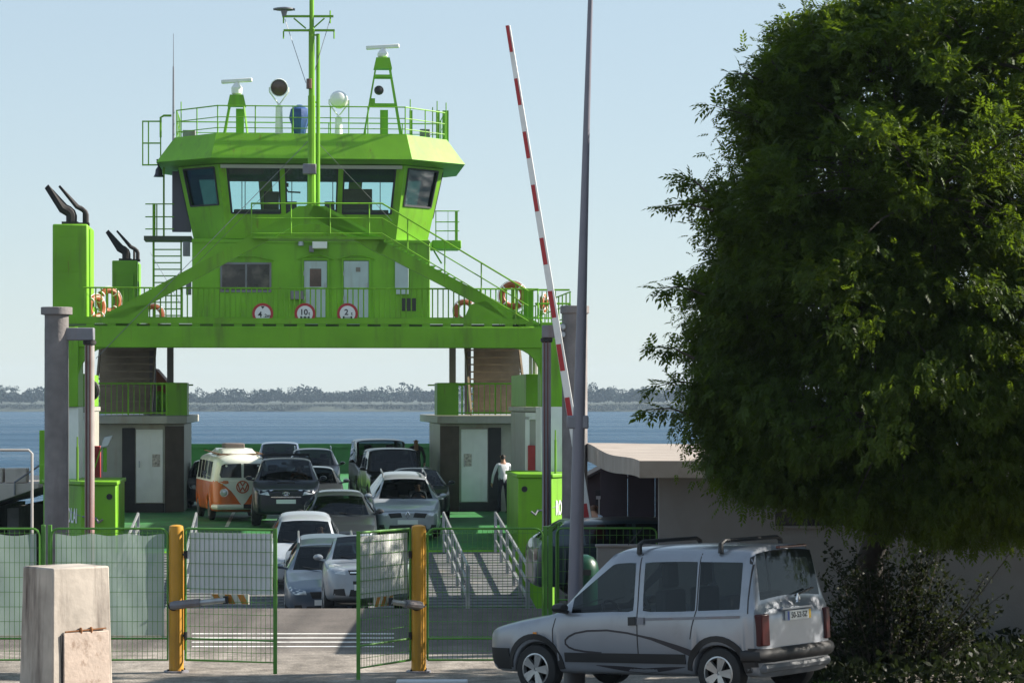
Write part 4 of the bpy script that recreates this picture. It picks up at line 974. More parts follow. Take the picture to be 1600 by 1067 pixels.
def car(label, S, loc, rotz, pitch=0, name='parked_car', cat='car', group=None):
    """generic passenger car; S is a dict of dimensions. Front faces local -y."""
    L, Wd, Ht = S['L'], S['W'] / 2, S['H']; zb = S.get('zb', .21); r = S.get('r', .305)
    root = thing(name, label, cat, loc, rotz, group, pitch); GT[0] = S.get('gt', .10)
    y0 = -L / 2; hz = S['hood']; nz_ = S.get('nose', hz - .13); bz = S['belt']; br_ = S.get('belt_r', bz + .04)
    yc = y0 + S['cowl']; yt = y0 + S['wtop']; yr = y0 + S['rend']; yb = y0 + S['rbase']; ye = L / 2
    wt = S.get('wt', Wd * .70); lid = S.get('lid', br_ + .06); wf = S.get('wf', Wd * .72); dr = S.get('drop', .05)
    tm = S.get('tmid', lerp(yt, yr, .4))
    h = lambda y, a, zs, zt, wm, zb_=zb: (y, sec('h', zb_, zs, zt, Wd * wm, 0))
    st = [ (y0, sec('h', zb + .10, lerp(zb, nz_, .72), nz_ - .06, wf, 0)), (y0 + .05, sec('h', zb + .03, lerp(zb, nz_, .82), nz_ - .01, lerp(wf, Wd, .38), 0)),
           (y0 + .20, sec('h', zb, nz_ - .06, nz_ + .025, lerp(wf, Wd, .72), 0)), (y0 + .55, sec('h', zb, lerp(nz_, bz, .35) - .04, lerp(nz_, hz, .5) + .02, Wd * .975, 0)),
           (yc - .10, sec('h', zb, bz - .03, hz - .005, Wd, 0)) ]
    A = sec('h', zb, bz, hz + .015, Wd, 0); Bc = sec('c', zb, bz + .015, Ht - .015, Wd, wt)
    mixs = lambda t: [(lerp(a[0], b[0], t), lerp(a[1], b[1], t)) for a, b in zip(A, Bc)]
    st += [(yc, A), (lerp(yc, yt, .05), mixs(.05)), (lerp(yc, yt, .5), [(p[0], p[1] + (.02 if i > 6 else 0)) for i, p in enumerate(mixs(.5))]), (lerp(yc, yt, .94), mixs(.94)), (yt, Bc)]
    st += [(tm, sec('c', zb, lerp(bz, br_, .4), Ht, Wd, wt * 1.01)), (yr - .12, sec('c', zb, br_, Ht - dr * .6, Wd * .99, wt * .97)), (yr, sec('c', zb, br_, Ht - dr, Wd * .985, wt * .95))]
    Rr = sec('c', zb, br_, Ht - dr, Wd * .985, wt * .95); Tl = sec('h', zb, br_, lid, Wd * .965, 0)
    mixr = lambda t: [(lerp(a[0], b[0], t), lerp(a[1], b[1], t)) for a, b in zip(Rr, Tl)]
    st += [(lerp(yr, yb, .08), mixr(.08)), (lerp(yr, yb, .5), [(p[0], p[1] + (.03 if i > 6 else 0)) for i, p in enumerate(mixr(.5))]), (lerp(yr, yb, .93), mixr(.93)), (yb, Tl)]
    if ye - yb > .3: st += [(ye - .2, sec('h', zb, br_ - .02, lid - .01, Wd * .93, 0))]
    st += [(ye - .05, sec('h', zb + .03, min(br_ - .1, lid - .15), lid - .06, Wd * .90, 0)), (ye, sec('h', zb + .1, lid - .3, lid - .16, Wd * .84, 0))]
    # pillars of the side glass
    pil = S.get('pillars', [lerp(yt, yr, .38) - y0, lerp(yt, yr, .86) - y0])
    edges = [lerp(yc, yt, S.get('qs', .55))]
    for p, pw in zip(pil, S.get('pw', [.035]*9)): edges += [y0 + p - pw, y0 + p + pw]
    wins = [('windscreen', lerp(yc, yt, .05), lerp(yc, yt, .94), 7, 9, True), ('rear_window', lerp(yr, yb, .08), lerp(yr, yb, .93), 7, 9, True)]
    def at(y):
        q = sorted(st, key=lambda s: s[0])
        for a, b in zip(q[:-1], q[1:]):
            if a[0] <= y <= b[0]:
                t = (y - a[0]) / max(1e-6, b[0] - a[0]); return [(lerp(m[0], n[0], t), lerp(m[1], n[1], t)) for m, n in zip(a[1], b[1])]
    add = [(e, at(e)) for e in edges]; last = S.get('glass_end', yr - y0 - .08) + y0; add.append((last, at(last))); st += add
    ed = edges + [last]
    for i in range(0, len(ed) - 1, 2):
        if ed[i+1] - ed[i] > .12: wins.append(('side_window_%d' % i, ed[i], ed[i+1], 5, 6, False))
    wy = [y0 + S['fo'], y0 + S['fo'] + S['wb']]
    bm_, panes = loft(st, wins, wy, r, 'body')
    bm_.materials.append(S['paint']); link('body', bm_, root); sk = Skin(bm_, L)
    for (nm, sd), me in panes.items():
        me.materials.append(S.get('glass', M_cglass)); link('windscreen' if nm == 'windscreen' else 'rear_window' if nm == 'rear_window' else 'side_window', me, root)
    for y in wy:
        for x in (-1, 1): wheel(root, x * (Wd - .115), y, r, S.get('tw', .20), S.get('spokes', 5))
    # cabin: tub, dashboard, seats
    cb = MB(); cb.box(-Wd*.86, Wd*.86, yc + .25, yb - .15, zb + .10, bz - .10); cb.box(-Wd*.80, Wd*.80, yc + .05, yc + .4, bz - .2, bz - .015); cb.build('cabin', M_cabin, root)
    for x in (-.37, .37):
        s_ = MB(); ys_ = lerp(yt, yr, .22); s_.box(x - .24, x + .24, ys_ + .05, ys_ + .2, bz - .3, min(Ht - .38, bz + .28)); s_.box(x - .13, x + .13, ys_ + .08, ys_ + .18, min(Ht - .36, bz + .30), Ht - .20); s_.build('seat', M_seat, root, bevel=.04)
    s_ = MB(); s_.box(-Wd*.7, Wd*.7, lerp(yt, yr, .72), lerp(yt, yr, .72) + .16, bz - .3, bz + .22); s_.build('rear_seat', M_seat, root, bevel=.04)
    sw = MB(); sw.torus((.36, yc + .55, bz - .02), (0, -.9, -.4), .18, .016, 18, 6); sw.build('steering_wheel', M_cabin, root)
    # mirrors
    for x in (-1, 1):
        m = MB(); ym = lerp(yc, yt, .22); xm = x * (Wd + .09); m.lathe([(.02, -.10), (.075, -.07), (.09, 0), (.075, .06), (.05, .075)], (xm, ym, bz + .085), (0, 1, 0), 12)
        for v in range(len(m.v)): q = m.v[v]; m.v[v] = (xm + (q[0] - xm) * 1.1, q[1], bz + .085 + (q[2] - bz - .085) * .68)
        m.bar((x*(Wd - .08), ym, bz + .02), (xm, ym, bz + .05), .05, .04); m.build('mirror', S.get('mirror', S['paint']), root)
    # front: lamps, grille, bumper, plate
    fr = S.get('front', {})
    for x in (-1, 1):
        for pl in fr.get('lamps', []): sk.patch('headlight', [(x*a, b) for a, b in pl], 'front', M_lens, root, .006)
        for pl in fr.get('fogs', []): sk.patch('fog_lamp', [(x*a, b) for a, b in pl], 'front', fr.get('fogmat', M_plast), root, .007)
        for pl in fr.get('grille_side', []): sk.patch('grille', [(x*a, b) for a, b in pl], 'front', M_plast, root, .007)
    for pl in fr.get('grille', []): sk.patch('grille', pl, 'front', M_plast, root, .006)
    for pl in fr.get('bumper', []): sk.patch('bumper_trim', pl, 'front', fr.get('bumpermat', M_plast), root, .012)
    for z, a in fr.get('bars', []): sk.strip('grille_bar', [(-a, z), (a, z)], .025, 'front', M_chrome, root, .014)
    if 'plate' in fr:
        z = fr['plate']; p, n = sk.hit(0, z, 'front'); q = MB(); q.box(-.26, .26, p.y - .03, p.y - .012, z - .055, z + .055); q.build('number_plate', M_plate, root)
    if 'emblem' in fr:
        z, kind = fr['emblem']; p, n = sk.hit(0, z, 'front'); c = V(0, p.y - .02, z); e = MB()
        if kind == 'diamond': e.path([c + V(0,0,.09), c + V(.055,0,0), c + V(0,0,-.09), c + V(-.055,0,0), c + V(0,0,.09)], .014, 4)
        elif kind == 'ring': e.torus(c, (0,1,0), .06, .01, 18, 5); e.bar(c + V(-.06,0,0), c + V(.06,0,.0), .012)
        elif kind == 'ovals':
            for rx, rz, oz in ((.085, .055, 0), (.032, .05, 0), (.06, .025, .02)): e.path([c + V(rx*math.cos(a), 0, oz + rz*math.sin(a)) for a in np.linspace(0, 6.283, 19)], .008, 4)
        elif kind == 'rings4':
            for k in range(4): e.torus(c + V(-.09 + .06*k, 0, 0), (0,1,0), .038, .007, 14, 4)
        e.build('emblem', M_chrome, root)
    # wipers
    for x0_, x1_ in ((.52, -.02), (-.05, -.5)):
        a, n = sk.hit(x0_, yc - .03, 'top'); q = MB(); b_ = V(x1_, lerp(yc, yt, .14), lerp(hz, Ht, .13) + .03); q.bar(a + V(0, 0, .03), b_, .018, .014); q.build('wiper', M_plast, root)
    # side mouldings, door seams and handles
    for sd in ('left', 'right'):
        for p in [yc - y0 + .12] + pil:
            sk.strip('door_seam', [(y0 + p, bz - .02), (y0 + p, zb + .22)], .012, sd, M_dark, root, .002, .1)
        if S.get('moulding', True): sk.strip('side_moulding', [(wy[0] + .42, S.get('mz', .52)), (wy[1] - .42, S.get('mz', .52))], .06, sd, S.get('mould_m', M_plast), root, .012, .2)
        for p in pil: sk.strip('door_handle', [(y0 + p - .28, bz - .10), (y0 + p - .10, bz - .095)], .035, sd, S.get('handle', S['paint']), root, .02, .05)
    if S.get('rails'):
        for x in (-1, 1):
            q = MB(); xr = x * (wt - .02); z = Ht + .0
            q.path([(xr, yt + .25, z - .04), (xr, yt + .32, z + .045), (xr, yr - .35, z + .045), (xr, yr - .25, z - .04)], .02, 6); q.build('roof_rail', S.get('railmat', M_rim), root)
    if S.get('bars'):
        for yy in (lerp(yt, yr, .2), lerp(yt, yr, .75)):
            q = MB(); q.path([(-wt + .02, yy, Ht - .05), (-wt + .02, yy, Ht + .075), (wt - .02, yy, Ht + .075), (wt - .02, yy, Ht - .05)], .022, 6); q.build('roof_bar', M_plast, root)
    # rear lamps
    for x in (-1, 1): sk.patch('tail_light', [(x*Wd*.60, lid - .14), (x*Wd*.86, lid - .12), (x*Wd*.86, lid - .34), (x*Wd*.62, lid - .36)], 'rear', M_redl, root, .006)
    root['_'] = 0; del root['_']
    return root, sk

def on_lane(px, d, L):
    """world location of a car's centre whose nose is seen at column px at distance d, aligned with the ferry"""
    nose = V((px - CX) * d / F, d, 0); a = V(-fs_, fc, 0); return nose + a * (L / 2)
def road_z(y):
    if y < CREST: return 0
    if y < FOOT: return gz(y)
    if y < HINGE: return lerp(-.90, -.05, (y - FOOT) / (HINGE - FOOT))
    if y < HINGE + 5: return lerp(-.05, .33, (y - HINGE) / 5)
    return .336
def seat_on(p, wb):
    """height and pitch of a car whose axles rest on the slope"""
    za, zb = road_z(p.y - wb/2), road_z(p.y + wb/2); return (za + zb) / 2, math.atan((zb - za) / wb)
def drive(label, S, px, d, turn=0, name='parked_car', cat='car', group='cars queuing off the ferry'):
    p = on_lane(px, d, S['L']); z, pt = seat_on(p, S['wb']); p.z = z + .012
    return car(label, S, p, FT + turn, pt, name, cat, group)

BASE = dict(L=3.85, W=1.66, H=1.45, zb=.20, r=.295, hood=.93, belt=.93, cowl=.92, wtop=1.62, rend=3.35, rbase=3.72, fo=.78, wb=2.49)
def D(**k): d = dict(BASE); d.update(k); return d
fogq = lambda a, b, z0, z1: [(a, z0), (b, z0 + .02), (b - .01, z1), (a + .03, z1 + .01)]

# silver hatchback at the head of the queue
drive('silver hatchback at the head of the queue, partly behind the right gate leaf',
  D(L=4.0, W=1.69, H=1.58, hood=1.0, belt=1.0, nose=.86, paint=paint('silver blue paint', (.28, .31, .35), .35), wt=.60, cowl=.95, wtop=1.75, rend=3.5, rbase=3.85,
    front=dict(lamps=[[(.42, .70), (.72, .74), (.74, .93), (.64, .95), (.44, .86)]], fogs=[fogq(.42, .66, .30, .43)], grille=[[(-.34, .70), (.34, .70), (.38, .79), (-.38, .79)]], bumper=[[(-.78, .52), (.78, .52), (.78, .58), (-.78, .58)], [(-.36, .29), (.36, .29), (.33, .42), (-.33, .42)]], bars=[(.745, .34)], plate=.46, emblem=(.80, 'ring')),
    moulding=True), 575, 51.2)
drive('grey-blue estate car just behind and left of the silver hatchback',
  D(L=4.4, W=1.78, H=1.46, hood=.92, belt=.95, nose=.74, paint=paint('steel blue paint', (.085, .115, .16), .4), wt=.60, cowl=1.2, wtop=1.95, rend=4.0, rbase=4.3, fo=.92, wb=2.65, rails=True,
    front=dict(lamps=[[(.42, .60), (.66, .60), (.80, .70), (.76, .74), (.45, .68)]], fogs=[fogq(.50, .68, .28, .38)], grille=[[(-.30, .52), (.30, .52), (.36, .66), (-.36, .66)], [(-.45, .24), (.45, .24), (.42, .36), (-.42, .36)]], plate=.44, emblem=(.62, 'ring'))), 511, 55.9)
drive('white small hatchback behind the open gap of the gate, third in the queue',
  D(L=3.9, W=1.65, H=1.45, paint=paint('white grey car paint', (.42, .45, .49), .1), wt=.585, nose=.78,
    front=dict(lamps=[[(.44, .60), (.70, .62), (.72, .76), (.62, .79), (.45, .72)]], grille=[[(-.38, .58), (.38, .58), (.40, .68), (-.40, .68)], [(-.5, .27), (.5, .27), (.48, .38), (-.48, .38)]], bumper=[[(-.74, .44), (.74, .44), (.74, .5), (-.74, .5)]], plate=.42, emblem=(.64, 'ring'))), 477, 60.6)
drive('dark grey saloon in the middle of the queue with a black mirror',
  D(L=4.6, W=1.80, H=1.43, hood=.93, belt=.96, nose=.74, paint=paint('graphite paint', (.045, .052, .06), .4), wt=.60, cowl=1.3, wtop=2.05, rend=3.45, rbase=4.0, lid=1.0, fo=.85, wb=2.76, mirror=M_plast,
    front=dict(lamps=[[(.44, .56), (.72, .58), (.76, .70), (.48, .70)]], grille=[[(-.32, .52), (.32, .52), (.38, .70), (-.38, .70)]], bars=[(.58, .3), (.64, .33)], plate=.42)), 533, 65.2)
drive('silver estate car with roof rails on the right of the ferry deck',
  D(L=4.5, W=1.78, H=1.48, hood=.93, belt=.96, nose=.78, paint=paint('bright silver paint', (.38, .41, .45), .35), wt=.585, cowl=1.12, wtop=1.85, rend=4.1, rbase=4.4, fo=.88, wb=2.69, rails=True, railmat=M_rim,
    front=dict(lamps=[[(.50, .60), (.74, .66), (.80, .78), (.72, .80), (.54, .74)]], grille_side=[[(.14, .60), (.44, .58), (.50, .70), (.18, .72)]], bumper=[[(-.5, .26), (.5, .26), (.46, .40), (-.46, .40)]], fogs=[fogq(.58, .74, .30, .40)], plate=.48, emblem=(.66, 'diamond'))), 637, 69.0)
hil, hsk = drive('dark navy off-roader with bonnet scoop beside the orange van',
  D(L=4.7, W=1.84, H=1.80, zb=.32, r=.375, hood=1.17, belt=1.18, nose=1.02, paint=paint('navy paint', (.010, .013, .024), .25), wt=.66, cowl=1.35, wtop=2.05, rend=4.2, rbase=4.55, fo=.88, wb=2.75, bars=True, tw=.25, mz=.68,
    front=dict(lamps=[[(.44, .84), (.84, .90), (.84, 1.00), (.50, .98)]], grille=[[(-.40, .80), (.40, .80), (.44, .97), (-.44, .97)], [(-.6, .42), (.6, .42), (.55, .6), (-.55, .6)]], bars=[(.975, .44), (.80, .40)], fogs=[fogq(.62, .80, .48, .60)], plate=.68, emblem=(.89, 'ovals'))), 447, 71.8)
hsk.patch('bonnet_scoop', [(-.24, -1.42), (.24, -1.42), (.20, -1.30), (-.20, -1.30)], 'top', M_black, hil, .03)
drive('dark grey saloon parked behind the silver estate on the right of the deck',
  D(L=4.5, W=1.80, H=1.44, hood=.92, belt=.95, paint=paint('dark slate paint', (.035, .04, .05), .4), wt=.60, cowl=1.3, wtop=2.0, rend=3.6, rbase=4.1, lid=1.0, fo=.85, wb=2.7,
    front=dict(lamps=[[(.46, .58), (.76, .62), (.80, .72), (.50, .70)]], grille=[[(-.34, .40), (.34, .40), (.38, .68), (-.38, .68)]], plate=.45, emblem=(.62, 'rings4'))), 656, 75.6)
drive('grey hatchback half hidden behind the navy off-roader',
  D(L=4.2, W=1.76, H=1.44, hood=.92, belt=.95, paint=paint('mid grey paint', (.07, .08, .09), .4), wt=.59, fo=.85, wb=2.6, cowl=1.05, wtop=1.75, rend=3.7, rbase=4.05,
    front=dict(lamps=[[(.46, .60), (.76, .64), (.80, .76), (.50, .74)]], grille=[[(-.36, .38), (.36, .38), (.40, .70), (-.40, .70)]], plate=.46, emblem=(.64, 'rings4'))), 490, 77.6)
def boxy(**k): return D(**{**dict(L=4.2, W=1.78, H=1.95, zb=.36, r=.39, hood=1.18, belt=1.22, nose=1.12, cowl=1.3, wtop=1.6, rend=3.95, rbase=4.1, fo=.75, wb=2.55, wt=.74, wf=.82, bars=False, tw=.26, mz=.7, drop=.02, lid=1.3), **k})
drive('black square-bodied four-wheel drive behind the dark grey saloon',
  boxy(H=1.92, paint=paint('black paint', (.006, .006, .007), .1), front=dict(lamps=[[(.46, .86), (.66, .86), (.66, 1.02), (.46, 1.02)]], grille=[[(-.40, .80), (.40, .80), (.40, 1.04), (-.40, 1.04)]], bumper=[[(-.8, .46), (.8, .46), (.8, .6), (-.8, .6)]], bars=[(.92, .38)])), 617, 81.2, .05)
drive('tall black four-wheel drive with flat roof near the stern',
  boxy(H=2.12, W=1.8, belt=1.3, hood=1.24, wt=.79, paint=paint('black paint', (.006, .006, .007), .1), glass=glass('clear car glass', (.45, .5, .5), .02, .2), front=dict(lamps=[[(.5, .9), (.7, .9), (.7, 1.08), (.5, 1.08)]], grille=[[(-.44, .84), (.44, .84), (.44, 1.08), (-.44, 1.08)]])), 596, 88.0, .06)
drive('black sport utility car with pale roof behind the grey hatchback',
  D(L=4.6, W=1.84, H=1.74, zb=.28, r=.36, hood=1.12, belt=1.15, nose=.95, paint=paint('black blue paint', (.009, .010, .013), .25), wt=.65, cowl=1.2, wtop=1.9, rend=4.0, rbase=4.45, fo=.85, wb=2.75, rails=True,
    front=dict(lamps=[[(.5, .8), (.8, .84), (.8, .94), (.52, .92)]], grille=[[(-.4, .7), (.4, .7), (.44, .9), (-.44, .9)]])), 490, 91.5)
drive('blue-grey people carrier at the far end of the deck, over the orange van',
  D(L=4.6, W=1.84, H=1.78, hood=1.1, belt=1.12, nose=.9, paint=paint('blue grey paint', (.10, .13, .20), .4), wt=.70, cowl=.95, wtop=1.9, rend=4.2, rbase=4.5, fo=.9, wb=2.8, front=dict(lamps=[[(.5, .74), (.8, .8), (.8, .92), (.55, .9)]], grille=[[(-.4, .64), (.4, .64), (.4, .8), (-.4, .8)]])), 437, 104)
drive('dark car mostly hidden between the deckhouse and the orange van',
  D(L=4.2, W=1.72, H=1.5, paint=paint('dark slate paint', (.035, .04, .05), .4), front=dict(lamps=[[(.46, .60), (.76, .64), (.78, .76), (.50, .74)]], grille=[[(-.36, .5), (.36, .5), (.4, .68), (-.4, .68)]])), 330, 84.5)

# ---- orange and cream camper van with split windscreen
def camper():
    S = dict(L=4.1, W=1.74, wb=2.4); d = 75.6; nose = V((379 - CX) * d / F, d, 0); tn = FT + R(9)
    a = V(-math.sin(tn), math.cos(tn), 0); p = nose + a * 2.05; p.z = .342
    root = thing('camper_van', 'orange and cream split-screen camper van with roof rack by the left deckhouse', 'van', p, tn, 'cars queuing off the ferry')
    Wd = .86; zb = .24; H = 1.92; y0 = -2.05
    orange = paint('camper orange', (.66, .13, .006), 0, .38); cream = paint('camper cream', (.78, .80, .70), 0, .4)
    def s(w, zs, zt, wt, zb_=zb): 
        return [(0, zb_), (w*.86, zb_), (w*.95, zb_ + .06), (w, lerp(zb_, zs, .55)), (w*.99, zs - .02), (w*.975, zs + .025), (wt, zt - .24), (wt - .07, zt - .12), (wt*.5, zt - .02), (0, zt)]
    st = [(y0, s(.50, 1.10, 1.60, .40, zb + .16)), (y0 + .04, s(.66, 1.12, 1.70, .56, zb + .06)), (y0 + .16, s(.79, 1.13, 1.80, .67, zb)), (y0 + .42, s(.85, 1.14, 1.885, .74)), (y0 + .9, s(Wd, 1.14, H - .01, .77)), (0, s(Wd, 1.14, H, .775)), (1.5, s(Wd, 1.14, H, .77)), (1.85, s(.83, 1.14, H - .04, .72)), (2.0, s(.75, 1.12, H - .14, .64, zb + .06)), (2.05, s(.62, 1.08, H - .3, .52, zb + .16))]
    ed = [(-1.45, -.70), (-.62, .02), (.10, .72), (.80, 1.35)]; wins = []
    def at(y):
        for q, r_ in zip(st[:-1], st[1:]):
            if q[0] <= y <= r_[0]: t = (y - q[0]) / (r_[0] - q[0]); return [(lerp(m[0], n[0], t), lerp(m[1], n[1], t)) for m, n in zip(q[1], r_[1])]
    ex = []
    for i, (u, v) in enumerate(ed): ex += [(u, at(u)), (v, at(v))]; wins.append(('side_window_%d' % i, u, v, 5, 6, False))
    me, panes = loft(st + ex, wins, [y0 + 1.0, y0 + 3.4], .32, 'body'); me.materials.append(orange); me.materials.append(cream)
    for f in me.polygons: f.material_index = 1 if f.center.z > 1.125 else 0
    link('body', me, root); sk = Skin(me, 4.1)
    for k, m in panes.items(): m.materials.append(M_cglass); link('side_window', m, root)
    # cream V on the nose, belt trim, windscreens
    v = [(-.70, 1.15), (-.68, 1.10), (-.58, 1.05), (-.45, .96), (-.32, .84), (-.20, .69), (-.09, .52), (-.02, .46)]
    vv = v + [(-x, z) for x, z in v[::-1]]
    sk.patch('nose_panel', vv, 'front', cream, root, .006, 3)
    for x in (-1, 1):
        sk.patch('windscreen', [(x*.03, 1.22), (x*.60, 1.22), (x*.64, 1.30), (x*.58, 1.56), (x*.50, 1.60), (x*.04, 1.62)], 'front', mat('camper windscreen glass', (.03, .028, .026), .06, var=.4, vs_=3), root, .008, 3)
        h = MB(); q, n = sk.hit(x*.52, .80, 'front'); h.lathe([(.115, -.02), (.115, .035), (.09, .045), (.04, .06), (.001, .062)], q, (x*.25, -1, .0), 18); h.build('headlight', M_lens, root)
        hr = MB(); hr.torus(q + V(0, -.03, 0), (x*.25, -1, 0), .105, .012, 20, 6); hr.build('headlight_ring', M_chrome, root)
        t = MB(); q, n = sk.hit(x*.58, 1.02, 'front'); t.lathe([(.04, 0), (.03, .04), (.001, .05)], q, (x*.3, -1, 0), 10); t.build('indicator', M_amber, root)
        m = MB(); m.bar((x*.80, -1.5, 1.2), (x*1.0, -1.62, 1.32), .015); m.lathe([(.07, 0), (.07, .02)], (x*1.02, -1.63, 1.36), (0, 1, 0), 14); m.build('mirror', M_chrome, root)
        sk.strip('swage_line', [(-1.9, 1.125), (1.9, 1.125)], .03, 'left' if x > 0 else 'right', M_white, root, .01, .2)
        for yy in (-.66, .06): sk.strip('door_seam', [(yy, 1.1), (yy, .36)], .012, 'left' if x > 0 else 'right', M_dark, root, .002, .1)
        for yy in (-1.05, 1.4): wheel(root, x*.735, yy, .32, .17, 8)
    # emblem: ring with V over W
    q, n = sk.hit(0, .98, 'front'); c = V(0, 0, .96); er = mat('emblem orange', (.50, .10, .02), .4)
    sk.strip('emblem_ring', [(.165*math.sin(a), .96 + .165*math.cos(a)) for a in np.linspace(0, 6.283, 33)], .032, 'front', er, root, .02, .03)
    sk.strip('emblem_letter', [(-.07, 1.10), (0, .985), (.07, 1.10)], .03, 'front', er, root, .02, .03)
    sk.strip('emblem_letter', [(-.135, 1.04), (-.065, .84), (0, .955), (.065, .84), (.135, 1.04)], .03, 'front', er, root, .02, .03)
    b = MB(); b.path([(-.80, y0 + .22, .40), (-.70, y0 - .06, .40), (0, y0 - .12, .40), (.70, y0 - .06, .40), (.80, y0 + .22, .40)], .075, 8); b.build('bumper', cream, root)
    pl = MB(); pl.box(.0, .5, y0 - .215, y0 - .20, .36, .48); pl.build('number_plate', mat('black plate', (.03, .02, .02), .5), root)
    # pop-top and roof rack
    pt = MB(); pv = [(w_*sx, y_, z_) for y_, w_, z_ in ((-1.35, .46, H - .03), (-1.15, .52, H + .055), (-.9, .54, H + .095), (.5, .54, H + .10), (.85, .52, H + .06), (1.0, .46, H - .03)) for sx in (-1, -.8, .8, 1)]
    pv = [(x_, y_, z_ if abs(x_) < .45*1.0 or i_ % 4 in (1, 2) else H - .03) for i_, (x_, y_, z_) in enumerate(pv)]
    pt.add(pv, [(j*4+i, j*4+i+1, (j+1)*4+i+1, (j+1)*4+i) for j in range(5) for i in range(3)]); pt.build('pop_top', cream, root, smooth=60)
    rk = MB()
    for x in (-.62, .62): rk.tube((x, -1.7, H - .04), (x, 1.5, H + .02), .018, n=6)
    rk.tube((-.66, -1.62, H - .06), (.66, -1.62, H - .06), .018, n=6)
    rk.build('roof_rack', mat('worn wood slat', (.22, .11, .06), .7), root)
    lg = MB(); lg.box(-.22, .34, -.1, .7, H + .085, H + .235); lg.build('roof_box', mat('grey brown luggage', (.16, .13, .12), .8, var=.2), root, bevel=.03)
    cb = MB(); cb.box(-.74, .74, -1.6, 1.9, .5, 1.08); cb.build('cabin', M_cabin, root)
camper()

# ---- dark sport utility car parked behind the fence, heading right
suv_root, _ = car('dark green-grey sport utility car parked behind the fence, tail to the ramp',
  D(L=4.7, W=1.88, H=1.53, zb=.26, r=.37, hood=1.0, belt=1.02, nose=.86, paint=paint('dark green grey paint', (.03, .05, .058), .35), wt=.66, cowl=1.35, wtop=2.1, rend=4.1, rbase=4.6, fo=.88, wb=2.85, moulding=True, lid=1.12, tw=.26,
    front=dict(lamps=[[(.5, .76), (.82, .8), (.82, .9), (.54, .88)]], grille=[[(-.4, .66), (.4, .66), (.44, .86), (-.44, .86)]])), V(2.66, 50.2, .012), R(97), 0, 'parked_car', 'car', None)
# ================================================================== quayside
M_fgreen = mat('fence green paint', (.085, .25, .03), .45, var=.15, vs_=5)
M_yel = mat('ochre yellow paint', (.52, .25, .015), .5, var=.12, vs_=3, dirt=((.2, .11, .03), .7), ds=3, streak=True)
M_sheet = mat('white sheet panel', (.62, .62, .62), .6, var=.05, dirt=((.38, .36, .33), .5), ds=3, streak=True)
def screen_mat():
    m = bpy.data.materials.new('translucent netting'); m.use_nodes = True; n = m.node_tree; n.nodes.clear()
    o = n.nodes.new('ShaderNodeOutputMaterial'); t = n.nodes.new('ShaderNodeBsdfTransparent'); d = n.nodes.new('ShaderNodeBsdfDiffuse'); tl = n.nodes.new('ShaderNodeBsdfTranslucent')
    d.inputs[0].default_value = (.36, .42, .39, 1); tl.inputs[0].default_value = (.36, .46, .40, 1)
    a = n.nodes.new('ShaderNodeMixShader'); a.inputs[0].default_value = .5; n.links.new(d.outputs[0], a.inputs[1]); n.links.new(tl.outputs[0], a.inputs[2])
    tc = n.nodes.new('ShaderNodeTexCoord'); nz = n.nodes.new('ShaderNodeTexNoise'); nz.inputs['Scale'].default_value = 2.2; nz.inputs['Detail'].default_value = 5; n.links.new(tc.outputs['Object'], nz.inputs['Vector'])
    mr = n.nodes.new('ShaderNodeMapRange'); mr.inputs[3].default_value = .86; mr.inputs[4].default_value = .96; n.links.new(nz.outputs[0], mr.inputs[0])
    b = n.nodes.new('ShaderNodeMixShader'); n.links.new(mr.outputs[0], b.inputs[0]); n.links.new(t.outputs[0], b.inputs[1]); n.links.new(a.outputs[0], b.inputs[2]); n.links.new(b.outputs[0], o.inputs[0]); return m
M_screen = screen_mat()
def frame_panel(root, a, b, z0, z1, m=M_fgreen, mid=.46, spx=.068, spz=.2, corner=.10, wires=True, r=.017):
    """welded mesh panel between ground points a and b (local xy); frame, mid rail and mesh as parts"""
    a = V(*a, 0); b = V(*b, 0); d = (b - a); Ln = d.length; d /= Ln; P_ = lambda s, z: a + d * s + V(0, 0, z)
    f = MB(); pts = []
    for cx, cz, t0 in ((corner, z1 - corner, 180), (Ln - corner, z1 - corner, 90)):
        for k in range(5): t = R(t0 - k*22.5); pts.append(P_(cx + corner*math.cos(t), cz + corner*math.sin(t)))
    f.path([P_(0, z0)] + pts + [P_(Ln, z0), P_(0, z0)], r, 6); f.build('panel_frame', m, root)
    mr = MB(); mr.tube(P_(0, mid), P_(Ln, mid), r*.9, n=6); mr.build('mid_rail', m, root)
    if wires:
        w = MB(); k = int(Ln / spx)
        for i in range(1, k): s = Ln * i / k; w.bar(P_(s, z0), P_(s, z1 - .02), .0055)
        for z in np.arange(z0 + .12, z1 - .05, spz): w.bar(P_(0, z) + V(0, .006, 0), P_(Ln, z) + V(0, .006, 0), .006)
        o = w.build('wire_mesh', m, root, smooth=0); o['kind'] = 'stuff'
    return P_, Ln
G = 36.5; gx = lambda px, d=G: (px - CX) * d / F
